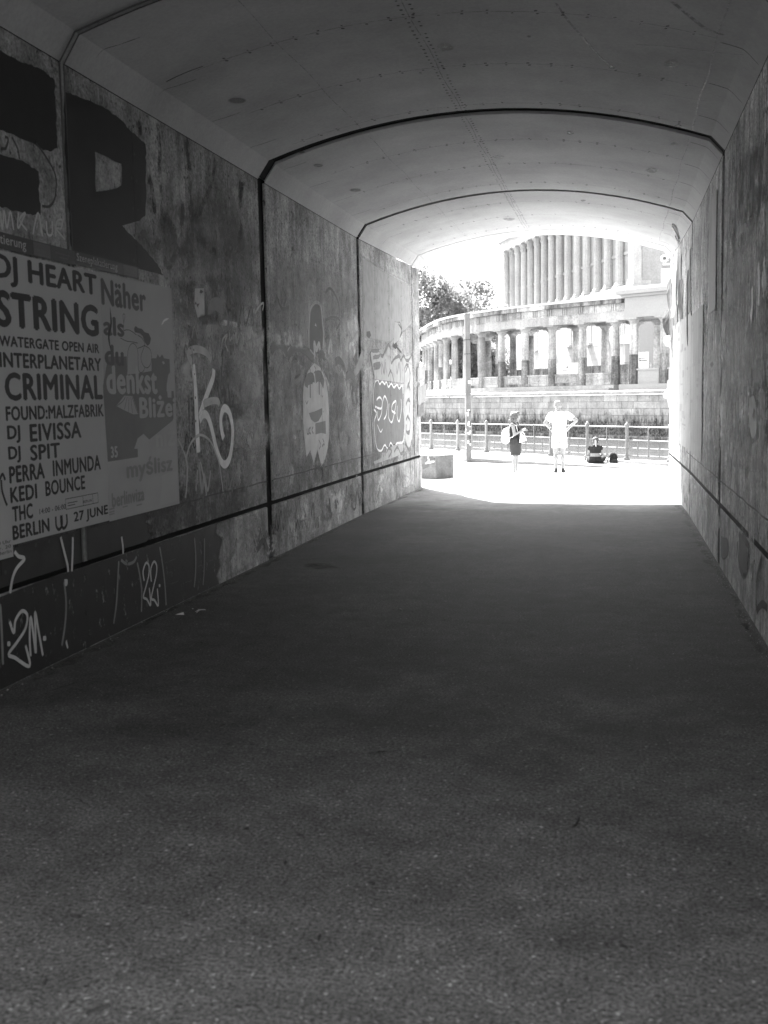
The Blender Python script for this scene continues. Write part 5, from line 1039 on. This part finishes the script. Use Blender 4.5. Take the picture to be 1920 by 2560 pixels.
def wallbox(y0, y1, z0, z1, xo0, xo1, skew=0.0):
    mb = MB(); n = 8; vs = []; fs = []          # slightly wavy sheet with thickness
    for i in range(n+1):
        Y = y0 + (y1-y0)*i/n; dz = skew*(i/n); w_ = .0015*math.sin(i*2.1+y0*7)
        vs += [Vector((XLw(Y)+xo0, Y, z0+dz)), Vector((XLw(Y)+xo0, Y, z1+dz)), Vector((XLw(Y)+xo1+w_*0, Y, z1+dz)), Vector((XLw(Y)+xo1+w_*0, Y, z0+dz))]
    for i in range(n):
        a = i*4; b = a+4
        for k in range(4): fs.append((a+k, a+(k+1) % 4, b+(k+1) % 4, b+k))
    fs += [(3, 2, 1, 0), (n*4, n*4+1, n*4+2, n*4+3)]; return mb.add(vs, fs)
XO = .0150
def on(off): return lambda Y, Z: Vector((XLw(Y)+off, Y, Z))
def ypx(a, b): return Lw(a*.2893, 960+b*.2893, XO).y
def line(P, s_, y0, y1, z0, z1, mat, bold=.03, off=.0012, name='lettering'): return part(name, text_mb(s_, on(XO+off), 0.0, y0, y1, z0, z1, bold*1.15), mat, P)
PA = thing('event_poster', 'large pale event poster with bold dark rounded lettering listing music acts', 'poster', (XL0+.01, 7.8, .98))
part('sheet', wallbox(6.93, 8.572, .985, 3.030, .0120, XO), M['paper'], PA)
for s_, a, b, c, d, bo in (('DJ HEART', 6.97, 8.53, 2.79, 3.01, .035), ('STRING', 6.975, 8.53, 2.505, 2.762, .038), ('WATERGATE OPEN AIR', 7.0, 8.52, 2.372, 2.45, .035), ('INTERPLANETARY', 6.99, 8.545, 2.228, 2.335, .035), ('CRIMINAL', 7.04, 8.55, 1.995, 2.197, .035),
        ('FOUND:MALZFABRIK', 7.035, 8.55, 1.855, 1.96, .035), ('DJ', 7.04, ypx(175, 440), 1.697, 1.825, .035), ('EIVISSA', ypx(255, 430), 8.14, 1.695, 1.828, .03), ('DJ', 7.04, ypx(178, 610), 1.557, 1.678, .035), ('SPIT', ypx(258, 580), 7.782, 1.558, 1.676, .03),
        ('PERRA', 7.037, ypx(385, 760), 1.418, 1.54, .035), ('INMUNDA', ypx(455, 740), 8.452, 1.42, 1.545, .03), ('KEDI', 7.036, ypx(320, 950), 1.28, 1.392, .035), ('BOUNCE', ypx(390, 900), 8.163, 1.283, 1.398, .03), ('THC', 7.05, 7.333, 1.143, 1.256, .035), ('14:00 - 06:00', 7.426, 7.828, 1.16, 1.2, .012),
        ('BERLIN', 7.04, ypx(425, 1190), 1.017, 1.12, .035), ('27 JUNE', ypx(635, 1130), 8.548, 1.02, 1.122, .03), ('BERLIN', ypx(716, 985), ypx(790, 965), 1.175, 1.195, .01)): line(PA, s_, a, b, c, d, M['pink'], bo)
mb = MB(); y0 = ypx(480, 1180); y1 = ypx(582, 1160); w_ = (y1-y0)
for q in (0, .42): ribbon(mb, [on(XO+.0013)(y0+w_*(q+.02), 1.118), on(XO+.0013)(y0+w_*(q+.02), 1.05), on(XO+.0013)(y0+w_*(q+.16), 1.018), on(XO+.0013)(y0+w_*(q+.34), 1.018), on(XO+.0013)(y0+w_*(q+.52), 1.05), on(XO+.0013)(y0+w_*(q+.52), 1.118)], .024, NL, .95)
part('emblem', mb, M['pink'], PA)
mb = MB(); ya, yb = ypx(565, 1000), ypx(845, 960); G = on(XO+.0013)
for p, q in (((ya, 1.155), (yb, 1.155)), ((ya, 1.235), (yb, 1.235)), ((ya, 1.155), (ya, 1.235)), ((yb, 1.155), (yb, 1.235)), ((ya+(yb-ya)*.52, 1.155), (ya+(yb-ya)*.52, 1.235)), ((ya+(yb-ya)*.83, 1.155), (ya+(yb-ya)*.83, 1.235))): ribbon(mb, [G(*p), G(*q)], .005, NL, .9, k=1)
for k in range(2): ribbon(mb, [G(ya+.03, 1.20-.02*k), G(ya+.19-.04*k, 1.20-.02*k)], .006, NL, .9, k=1)
part('info_box', mb, M['pink'], PA)
for pts in ([(0, 830), (8, 800), (25, 780), (45, 830)], [(10, 830), (18, 920), (45, 1010), (62, 1050)]): mb = MB(); ribbon(mb, [Lw(a*.2893, 960+b*.2893, XO+.0102) for a, b in pts], .022, NL, .9); part('marker_scrawl', mb, M['pink'], PA)
PB = thing('quote_poster', 'pale poster with German and Polish words and a bent cartoon figure', 'poster', (XL0+.01, 9.3, .98))
part('sheet', wallbox(8.579, 10.105, .975, 3.042, .0115, XO-.0003), M['paper2'], PB)
gP = zl(0, 560, .2893); gQ = zl(0, 960, .2893)
def pfill(P, pts, mat, crop, off): mb = MB(); mb.add(crop(pts, off), [tuple(range(len(pts)))]); return part('print_shape', mb, mat, P)
pfill(PB, [(935, 1145), (1095, 1145), (1100, 1300), (1200, 1290), (1310, 1270), (1310, 1160), (1350, 1160), (1362, 1125), (1382, 1155), (1400, 1125), (1418, 1160), (1465, 1168), (1472, 1330), (1440, 1400), (1440, 1480), (1455, 1500), (895, 1500), (890, 1400)], M['pmid'], gP, XO+.0008)
pfill(PB, [(895, 100), (1500, 60), (1508, 160), (1512, 300), (1290, 480), (1240, 430), (1190, 470), (1160, 560), (1190, 560), (1192, 632), (932, 672), (915, 400)], M['pmid'], gQ, XO+.0004)
pfill(PB, [(1440, 1390), (1455, 1300), (1475, 1280), (1480, 1400), (1482, 1500), (1450, 1500)], M['paper2'], gP, XO+.0012)
pfill(PB, [(1400, 1190), (1415, 1185), (1425, 1205), (1410, 1215)], M['paper2'], gP, XO+.0014)
pfill(PB, [(1075, 100), (1145, 105), (1195, 260), (1150, 262), (1080, 230), (1005, 190)], M['paper2'], gQ, XO+.0014)
for pts in ([(1085, 110), (1060, 150), (1010, 190)], [(1100, 110), (1075, 220)], [(1115, 110), (1110, 245)], [(1130, 110), (1145, 255)], [(1140, 108), (1190, 255)]): mb = MB(); ribbon(mb, gQ(pts, XO+.0020), .006, NL, .9); part('print_line', mb, M['pline'], PB)
for s_, a, b, c, d, mt in (('Näher', 8.60, 9.495, 2.772, 2.995, M['pdark']), ('als', 8.61, 9.012, 2.527, 2.69, M['pdark']), ('du', 8.61, 8.98, 2.277, 2.455, M['pdark']), ('denkst', 8.62, 9.675, 2.036, 2.285, M['paper']), ('Bliżej', 9.255, 10.09, 1.765, 2.028, M['paper']), ('niż', 9.59, 10.045, 1.548, 1.735, M['paper']), ('myślisz', 8.935, 9.96, 1.262, 1.475, M['pfade']), ('berlinviza', 8.625, 9.287, 1.085, 1.21, M['pfade']), ('35', 8.645, 8.78, 1.503, 1.602, M['paper'])): line(PB, s_, a, b, c, d, mt, .035, .0024)
pfill(PB, [(1158, 905), (1172, 880), (1195, 900), (1225, 905), (1250, 935), (1285, 945), (1305, 990), (1295, 1035), (1275, 1052), (1250, 1020), (1235, 970), (1210, 945), (1185, 940), (1165, 935)], M['pdark'], gP, XO+.0028)
for pts in ([(1070, 855), (1062, 800), (1070, 775), (1080, 800), (1070, 850), (1068, 920)], [(1068, 920), (1110, 915), (1150, 935), (1180, 960)], [(1040, 985), (1090, 1010), (1150, 1020), (1190, 1030)], [(1100, 1280), (1105, 1110), (1130, 1040), (1165, 1040), (1190, 1100), (1195, 1260)], [(1190, 960), (1230, 990), (1250, 1045), (1190, 1075)], [(1250, 1050), (1300, 1090), (1308, 1180), (1280, 1240), (1240, 1225), (1218, 1150), (1250, 1050)], [(1195, 1260), (1215, 1285), (1240, 1270), (1250, 1240)]): mb = MB(); ribbon(mb, gP(pts, XO+.0034), .007, NL, .9); part('print_line', mb, M['pline'], PB)
mb = MB(); ribbon(mb, gP([(1395, 875), (1420, 835), (1460, 815)], XO+.0038), .02, NL, .6, taper=True); part('scuff', mb, M['board'], PB)
mb = MB(); ribbon(mb, gP([(950, 720), (960, 860), (940, 970), (958, 1100)], XO+.0036), .03, NL, .6, taper=True); part('tear', mb, M['pink'], PB)
pfill(PB, [(1400, 790), (1450, 765), (1530, 750), (1535, 1010), (1380, 1050), (1395, 930)], M['paper'], gQ, XO+.0032)
for k, (a, b) in enumerate(((945, 1085), (945, 1110), (945, 1130), (1060, 1065), (1180, 1050))): mb = MB(); ribbon(mb, gQ([(a, b), (a+45, b-12)], XO+.0032), .012, NL, .9, k=1); part('print_line', mb, M['pfade'], PB)
PC = thing('notice_poster', 'narrow pale poster at the left edge with an address in small print', 'poster', (XL0+.01, 6.8, .93))
part('sheet', wallbox(6.1, 7.026, .905, 1.62, XO+.005, XO+.0075), M['paper'], PC)
for s_, a, b, c in (('20:00 Uhr', 6.72, 7.0, 1.02), ('Str. 20', 6.78, 7.0, .985), ('Berlin', 6.84, 7.0, .95)): line(PC, s_, a, b, c-.012, c+.012, M['pline'], .01, .0085)
# dark header strips above the posters
for nm, y0, y1, lab, t0, t1, k0, k1 in (('header_strip', 8.187, 9.365, 'dark header strip above the quote poster', 8.20, 8.93, 9.06, 9.33), ('header_strip', 6.2, 8.183, 'longer dark header strip above the event poster, cut by the frame', 6.55, 7.43, 7.53, 7.78)):
    HS = thing(nm, lab, 'sign', (XL0+.01, y0, 3.05), 'header strips above the posters')
    z0, z1 = (3.056, 3.160) if y0 > 8 else (3.045, 3.158)
    part('sheet', wallbox(y0, y1, z0, z1, .0125, XO+.001), M['strip'], HS)
    line(HS, 'Szeneplakatierung', t0, t1, z0+.012, z1-.012, M['paper'], .012, .0022)
    part('label_plate', wallbox(k0, k1, z0+.008, z1-.008, XO+.0012, XO+.0022), M['pline'] if False else plain('plate', .08, .6), HS)
    line(HS, 'STRÖER', k0+.02, k0+(k1-k0)*.75, z0+.035, z0+.062, M['pmid'], .02, .0032); line(HS, 'Kulturplakatierung', k0+.02, k1-.02, z0+.014, z0+.026, M['pmid'], 0, .0032)
    if y0 < 8: line(HS, 'Wildplakatierung', 7.86, 8.08, z0+.055, z0+.07, M['pmid'], 0, .0022); line(HS, 'verboten!', 7.92, 8.06, z0+.03, z0+.045, M['pmid'], 0, .0022)

# ================================================================== RIGHT WALL
cr = zl(1620, 300, .4069, Rw); cr2 = zl(1620, 1000, .2938, Rw); cr3 = zl(1600, 560, .199, Rw)
def rpart(y0, y1, z0, z1, xo0, xo1):
    mb = MB(); mb.prism([(XRw(y0)-xo0, y0, z0), (XRw(y1)-xo0, y1, z0), (XRw(y1)-xo0, y1, z1), (XRw(y0)-xo0, y0, z1)], (-(xo1-xo0), 0, 0)); return mb
M['wpaper'] = stone('weathered_paper', .40, .12, 1.5, .06, 20, streak=.15, sscale=6, bump=.1, rough=.8); M['wpaper2'] = stone('weathered_paper_2', .34, .15, 1.5, .06, 20, streak=.18, sscale=6, bump=.1, rough=.8)
M['wprint'] = plain('washed_out_print', .29, .8, .2, .2, 5)
rn = random.Random(31)
for i, (y0, y1, z0, z1, lab, mt) in enumerate(((15.62, 18.0, 1.03, 3.13, 'nearest of the bleached posters on the right wall', 'wpaper2'), (18.01, 20.4, 1.04, 3.19, 'middle one of the bleached posters on the right wall', 'wpaper'), (20.41, 22.62, 1.03, 3.22, 'farthest of the bleached posters on the right wall', 'wpaper'))):
    T = thing('bleached_poster', lab, 'poster', (XR0, y0, z0), 'bleached posters on the right wall'); part('sheet', rpart(y0, y1, z0, z1, .012+.0007*i, .0155+.0007*i), M[mt], T)
    mb = MB()
    for k in range(16):
        a = rn.uniform(y0+.1, y1-.5); b = a + rn.uniform(.15, .6); z = rn.uniform(z0+.1, z1-.15); h = rn.choice((.03, .05, .05, .12))
        q = [(XRw(a)-.0165-.0007*i-.0002*k, a, z), (XRw(b)-.0165-.0007*i-.0002*k, b, z), (XRw(b)-.0165-.0007*i-.0002*k, b, z+h), (XRw(a)-.0165-.0007*i-.0002*k, a, z+h)]; mb.add(q, [(3, 2, 1, 0)])
    part('faded_print', mb, M['wprint'], T)
T = thing('paper_strip', 'tall narrow pale paper strip high on the right wall before the joint', 'poster', (XR0, 14.2, 2.92)); part('sheet', rpart(13.72, 14.72, 2.93, 4.30, .012, .0145), M['wpaper'], T)
T = thing('paper_strip', 'tall narrow pale paper strip right behind the second joint of the right wall', 'poster', (XR0, 18.8, 2.9)); part('sheet', rpart(18.4, 19.1, 3.22, 4.22, .012, .0145), M['wpaper'], T)
rW = dict(walls=RWALL, side='R')
patch([[(460, 850), (520, 700), (600, 760), (640, 1000), (560, 1250), (480, 1200)], [(560, 1300), (737, 1180), (737, 1650), (600, 1700)]], paint(.36, .36, .7, 1.2, True), cr, .45, walls=RWALL)
patch([[(450, 1250), (560, 1300), (600, 1700), (480, 1900), (440, 1600)], [(450, 1900), (640, 1750), (700, 2000), (520, 2200)]], paint(.42, .38, .6, 1.2, True), cr, .5, walls=RWALL)
patch([[(600, 1650), (737, 1600), (737, 2200), (640, 2200)]], paint(.40, .38, .6, 1.2, True), cr, .4, walls=RWALL)
patch([[(520, 300), (737, 60), (737, 600), (540, 650)]], paint(.10, .36, .7, 1.2, True), cr, .4, walls=RWALL)
graf([[(640, 1020), (640, 1150), (630, 1230)], [(655, 960), (660, 1180)], [(676, 880), (682, 1000), (678, 1150)], [(690, 930), (692, 1110)], [(712, 845), (716, 960), (708, 1100)], [(725, 880), (728, 1150)], [(700, 960), (716, 1010), (728, 960)]], paint(.9, .32, 1.0), cr, .13, hard=.7, label='white dripping letters on the right wall', **rW)
graf([[(560, 690), (600, 660), (610, 760), (580, 800)], [(600, 800), (615, 900), (605, 1000)], [(500, 1300), (505, 1380), (495, 1400)], [(545, 1300), (548, 1390)]], paint(.50, .38, .7), cr, .10, hard=.5, **rW)
graf([[(620, 600), (625, 700), (650, 640)], [(470, 880), (480, 1000), (455, 1100)]], paint(.45, .4, .6), cr, .04, **rW)
patch([[(620, 1700), (655, 1690), (670, 1900), (640, 1970), (620, 1850)]], paint(.50, .33, .8), cr, .2, walls=RWALL)
for pts in ([(650, 1765), (660, 1790), (655, 1855), (645, 1830)], [(570, 1675), (582, 1680), (578, 1690)], [(395, 1480), (402, 1500), (393, 1530), (386, 1510)], [(352, 1140), (360, 1145), (356, 1165)]): patch([pts + [(pts[-1][0]-4, pts[-1][1]-10)]], paint(.02, .2, .95), cr, .1, walls=RWALL, k=1)
for x, yt, yb, g in ((285, 640, 1180, .12), (300, 700, 1150, .14), (335, 650, 1100, .42), (325, 700, 1050, .30), (350, 620, 1120, .10), (470, 300, 900, .1), (530, 200, 800, .1), (590, 500, 900, .12), (680, 300, 700, .1), (700, 1300, 1700, .5), (560, 1300, 1600, .5), (520, 1400, 1800, .12), (640, 1300, 1650, .1)): graf([[(x, yt), (x-2, (yt+yb)/2), (x, yb)]], paint(g, .40, .55, 1.1, True), cr, .14, hard=.35, **rW)
graf([[(1640-1620+715, 380), (730, 420), (736, 500)]], DRK, cr, .05, **rW)
patch([[(770, 1100), (830, 1180), (850, 1400), (810, 1510), (775, 1400)], [(620, 1150), (680, 1180), (680, 1330), (625, 1350)]], paint(.07, .3, .75, 1.2), cr2, .2, walls=RBASE)
graf([[(820, 1500), (840, 1400), (855, 1250), (800, 1150)], [(760, 1200), (775, 1400), (815, 1510)], [(925, 1800), (940, 1770), (970, 1735), (1000, 1755), (1015, 1780)], [(970, 1330), (930, 1500), (920, 1650), (925, 1800)]], paint(.035, .3, .9), cr2, .07, walls=RBASE, side='R', label='dark looping mark on the right plinth')
patch([[(860, 590), (900, 600), (920, 700), (880, 720), (840, 690)], [(340, 640), (420, 740), (440, 800), (360, 700)]], paint(.5, .34, .7, 1.2, True), cr2, .3, walls=RWALL)
patch([[(300, 560), (340, 600), (480, 900), (470, 1150), (330, 900)]], paint(.45, .36, .6, 1.2, True), cr2, .4, walls=RBASE)
graf([[(450, 480-480+260), (455, 300), (452, 330), (440, 310)]], DRK, zl(1600, 560, .199, Rw), .03, **rW)
graf([[(395, 90), (430, 130), (480, 170), (535, 200)], [(400, 80), (450, 100), (500, 170)], [(440, 180), (470, 200), (515, 240)]], paint(.7, .3, .9), zl(1600, 560, .199, lambda x, y, off: csurf(max(.9, min(1.1, onZ(x, y, 4.66).x)), max(19.5, min(22, onZ(x, y, 4.66).y)), off+.004)), .05, walls=CEIL, side='R')
# torn paper peeling off at the river end of the right wall
TP = thing('torn_posters', 'torn dark and pale poster scraps peeling off the right wall at the exit', 'poster', (XR0, 23.0, 2.6))
def flap(y0, z0, w_, h_, curl, mat, seed):
    r_ = random.Random(seed); mb = MB(); n = 6
    rows = []
    for j in range(n+1):
        t = j/n; row = []
        for i in range(4):
            s_ = i/3; d_ = curl*(s_**1.6)*(.35+.65*math.sin(math.pi*min(1, t*.9+.1)))
            row.append(Vector((XRw(y0)-.018-d_+r_.uniform(-.006, .006), y0 + w_*s_*(1-.25*t) + r_.uniform(-.02, .02), z0 - h_*t + r_.uniform(-.02, .02)*(t+.2))))
        rows.append(row)
    vs = [p for r2 in rows for p in r2] + [p + Vector((.003, 0, 0)) for r2 in rows for p in r2]; N = (n+1)*4; fs = []
    for j in range(n):
        for i in range(3): a = j*4+i; fs.append((a, a+1, a+5, a+4)); fs.append((N+a+4, N+a+5, N+a+1, N+a))
    mb.add(vs, fs); part('scrap', mb, mat, TP)
M['scrap_dark'] = plain('scrap_dark', .05, .8, .2, .5, 12); M['scrap_mid'] = plain('scrap_mid', .2, .8, .2, .2, 9)
flap(23.15, 3.62, .38, .52, .15, M['scrap_dark'], 1); flap(23.1, 4.22, .36, .62, .07, M['scrap_dark'], 2); flap(23.2, 3.10, .32, .25, .13, M['wpaper'], 3); flap(23.25, 2.2, .28, .55, .05, M['scrap_mid'], 4); flap(23.2, 1.98, .3, .2, .12, M['wpaper'], 5)
flap(21.6, 4.2, .4, 1.0, .05, M['wpaper'], 6); flap(20.4, 4.35, .3, .9, .05, M['wpaper2'], 7); flap(20.0, 3.9, .3, .7, .06, M['scrap_mid'], 8); flap(21.2, 3.55, .8, .45, .03, M['scrap_mid'], 9); flap(22.3, 3.4, .3, .8, .05, M['scrap_dark'], 10)
flap(18.6, 3.9, .15, 1.2, .02, M['scrap_dark'], 11)
# torn edge at the left end post
TQ = thing('torn_paper', 'torn paper scrap peeling off the left wall at the exit', 'poster', (XL0, 23.2, 1.9))
for z0, s_, mt in ((2.55, 1, 'wpaper'), (2.15, 1.2, 'wpaper2'), (1.75, .8, 'scrap_mid')):
    mb = MB(); q = [Vector((XLw(23.3)+.02+.10*t*s_, 23.1 + .35*t*s_, z0 - .3*u*s_ + .08*t)) for u in (0, .5, 1) for t in (0, .5, 1)]; mb.add(q + [p + Vector((-.003, 0, 0)) for p in q], [(0, 1, 4, 3), (1, 2, 5, 4), (3, 4, 7, 6), (4, 5, 8, 7), (9, 12, 13, 10), (10, 13, 14, 11), (12, 15, 16, 13), (13, 16, 17, 14)]); part('scrap', mb, M[mt], TQ)

# ================================================================== SMALL THINGS ON THE FLOOR
def ribbon_floor(pts, r_): mb = MB(); mb.tube([p + Vector((0, 0, r_)) for p in smooth(pts, 4)], r_, 5); return mb
def twig(pts, r_, lab): P_ = [onZ(x, y, 0) for x, y in pts]; mb = ribbon_floor(P_, r_); return single('twig', mb, M['bark'], lab, 'twig', P_[0], 'twigs on the asphalt')
twig([(216, 2538), (240, 2528), (262, 2522), (272, 2516)], .006, 'dark twig on the floor at the lower left corner')
twig([(108, 2466), (113, 2458), (118, 2452)], .004, 'tiny dark twig above the lower left twig')
twig([(922, 1880), (945, 1877), (965, 1876)], .006, 'thin twig on the dark floor near the middle')
twig([(1432, 2070), (1440, 2062), (1446, 2046)], .005, 'short bent twig on the floor right of centre')
def leaf(x, y, s_, lab, k):
    p = onZ(x, y, 0); rn_ = random.Random(k); mb = MB(); a = rn_.uniform(0, 6); u = Vector((math.cos(a), math.sin(a), 0)); w_ = Vector((-u.y, u.x, 0)); z = Vector((0, 0, 1))
    mb.add([p - u*s_ + z*.006, p - u*s_*.3 + w_*s_*.45 + z*.016, p + u*s_*.5 + w_*s_*.35 + z*.02, p + u*s_ + z*.01, p + u*s_*.5 - w_*s_*.35 + z*.018, p - u*s_*.3 - w_*s_*.45 + z*.014, p + z*.005], [(0, 6, 1), (1, 6, 2), (2, 6, 3), (3, 6, 4), (4, 6, 5), (5, 6, 0)])
    return single('dry_leaf', mb, plain('dry_leaf_%d' % k, .05 if k % 3 else .2, .8), lab, 'leaf', p, 'dry leaves on the asphalt')
for k, (x, y, s_, lab) in enumerate(((140, 2006, .03, 'curled dark leaf on the floor at the left'), (553, 1817, .03, 'dark leaf left of centre'), (616, 2077, .022, 'small leaf in the lower left middle'), (1000, 2195, .02, 'small leaf at the lower centre'), (715, 2163, .016, 'speck-like leaf in the lower middle left'), (930, 2213, .014, 'speck-like leaf beside the lower centre leaf'), (1370, 1752, .012, 'pale speck leaf right of centre'), (1260, 1770, .014, 'small pale leaf in the middle'), (800, 2350, .016, 'small dark leaf near the bottom centre'), (1000, 1526, .03, 'dark leaf on the far floor'), (1560, 2373, .016, 'small dark leaf at the lower right'))): leaf(x, y, s_, lab, k)
T = onZ(470, 1535, 0)
LT = thing('litter', 'crumpled white scrap of litter by the left wall', 'litter', T)
rn_ = random.Random(2)
for k in range(5):
    c = T + Vector((rn_.uniform(-.10, .12), rn_.uniform(-.12, .12), .012)); mb = MB(); v4 = [c + Vector((rn_.uniform(-.05, .05), rn_.uniform(-.05, .05), rn_.uniform(-.008, .03))) for _ in range(4)]; mb.add(v4, [(0, 1, 2), (0, 2, 3), (0, 3, 1)]); part('scrap', mb, M['paper'], LT)
# grit along both wall feet and across the floor
mb = MB(); rn_ = random.Random(14)
for k in range(900):
    s_ = rn_.choice((0, 1, 1, 2)); Y = rn_.uniform(3.2, 23); x = (XLw(Y)+.015+abs(rn_.gauss(0, .06))) if s_ == 0 else (XRw(Y)-.015-abs(rn_.gauss(0, .05)) if s_ == 1 else rn_.uniform(XL0+.1, XR0-.1)); r_ = rn_.uniform(.002, .007) if s_ else rn_.uniform(.003, .009)
    c = Vector((x, Y, r_*.5)); mb.add([c + Vector((r_, 0, 0)), c + Vector((-r_*.6, r_, 0)), c + Vector((-r_*.6, -r_, 0)), c + Vector((0, 0, r_))], [(0, 1, 3), (1, 2, 3), (2, 0, 3)])
g = link('grit', mesh_of('grit', mb, stone('grit', .2, .5, 30, .3, 60))); g['kind'] = 'stuff'; g['label'] = 'loose grit along the wall feet'
# dark damp stain on the asphalt near the left wall
mb = MB(); c = [onZ(800 + 55*math.cos(t)*rn_.uniform(.7, 1.2), 1415 + 9*math.sin(t)*rn_.uniform(.7, 1.2), .004) for t in [2*math.pi*i/12 for i in range(12)]]; blot(mb, c, .5, 2)
o = link('damp_stain', mesh_of('damp_stain', mb, paint(.015, .3, .8, 1.2, True), None, False, True)); o['kind'] = 'structure'

# dirt and dust gathered along both wall feet
dirt = {}
for side in (-1, 1):
    for k in range(26):
        y0 = 3.0 + k*.8; w_ = rn_.uniform(.05, .16); g_ = rn_.choice((.02, .025, .12)); mb = dirt.setdefault(g_, MB()); x = lambda Y: (XLw(Y)+.02+w_*.5) if side < 0 else (XRw(Y)-.02-w_*.5)
        ribbon(mb, [Vector((x(y0+.2*i)+rn_.uniform(-.02, .02), y0+.22*i, .003+.0002*(k % 3))) for i in range(5)], [w_*rn_.uniform(.6, 1.3) for _ in range(5)], (0, 0, 1), .4, taper=True)
for g_, mb in dirt.items():
    o = link('gutter_dirt', mesh_of('gutter_dirt', mb, paint(g_, .40, .55, 1.2, True), None, False, True)); o['kind'] = 'stuff'; o['label'] = 'dust and dirt lying along the foot of the walls'
for pts in ([(110, 1732), (160, 1716), (200, 1703)], [(140, 2006), (190, 1996), (215, 2012)], [(940, 1880), (985, 1877), (1010, 1873)]):
    mb = MB(); ribbon(mb, [onZ(a, b, .0035) for a, b in pts], .010, (0, 0, 1), .4, taper=True); o = link('floor_crack', mesh_of('floor_crack', mb, paint(.012, .44, .6), None, False, True)); o['kind'] = 'structure'
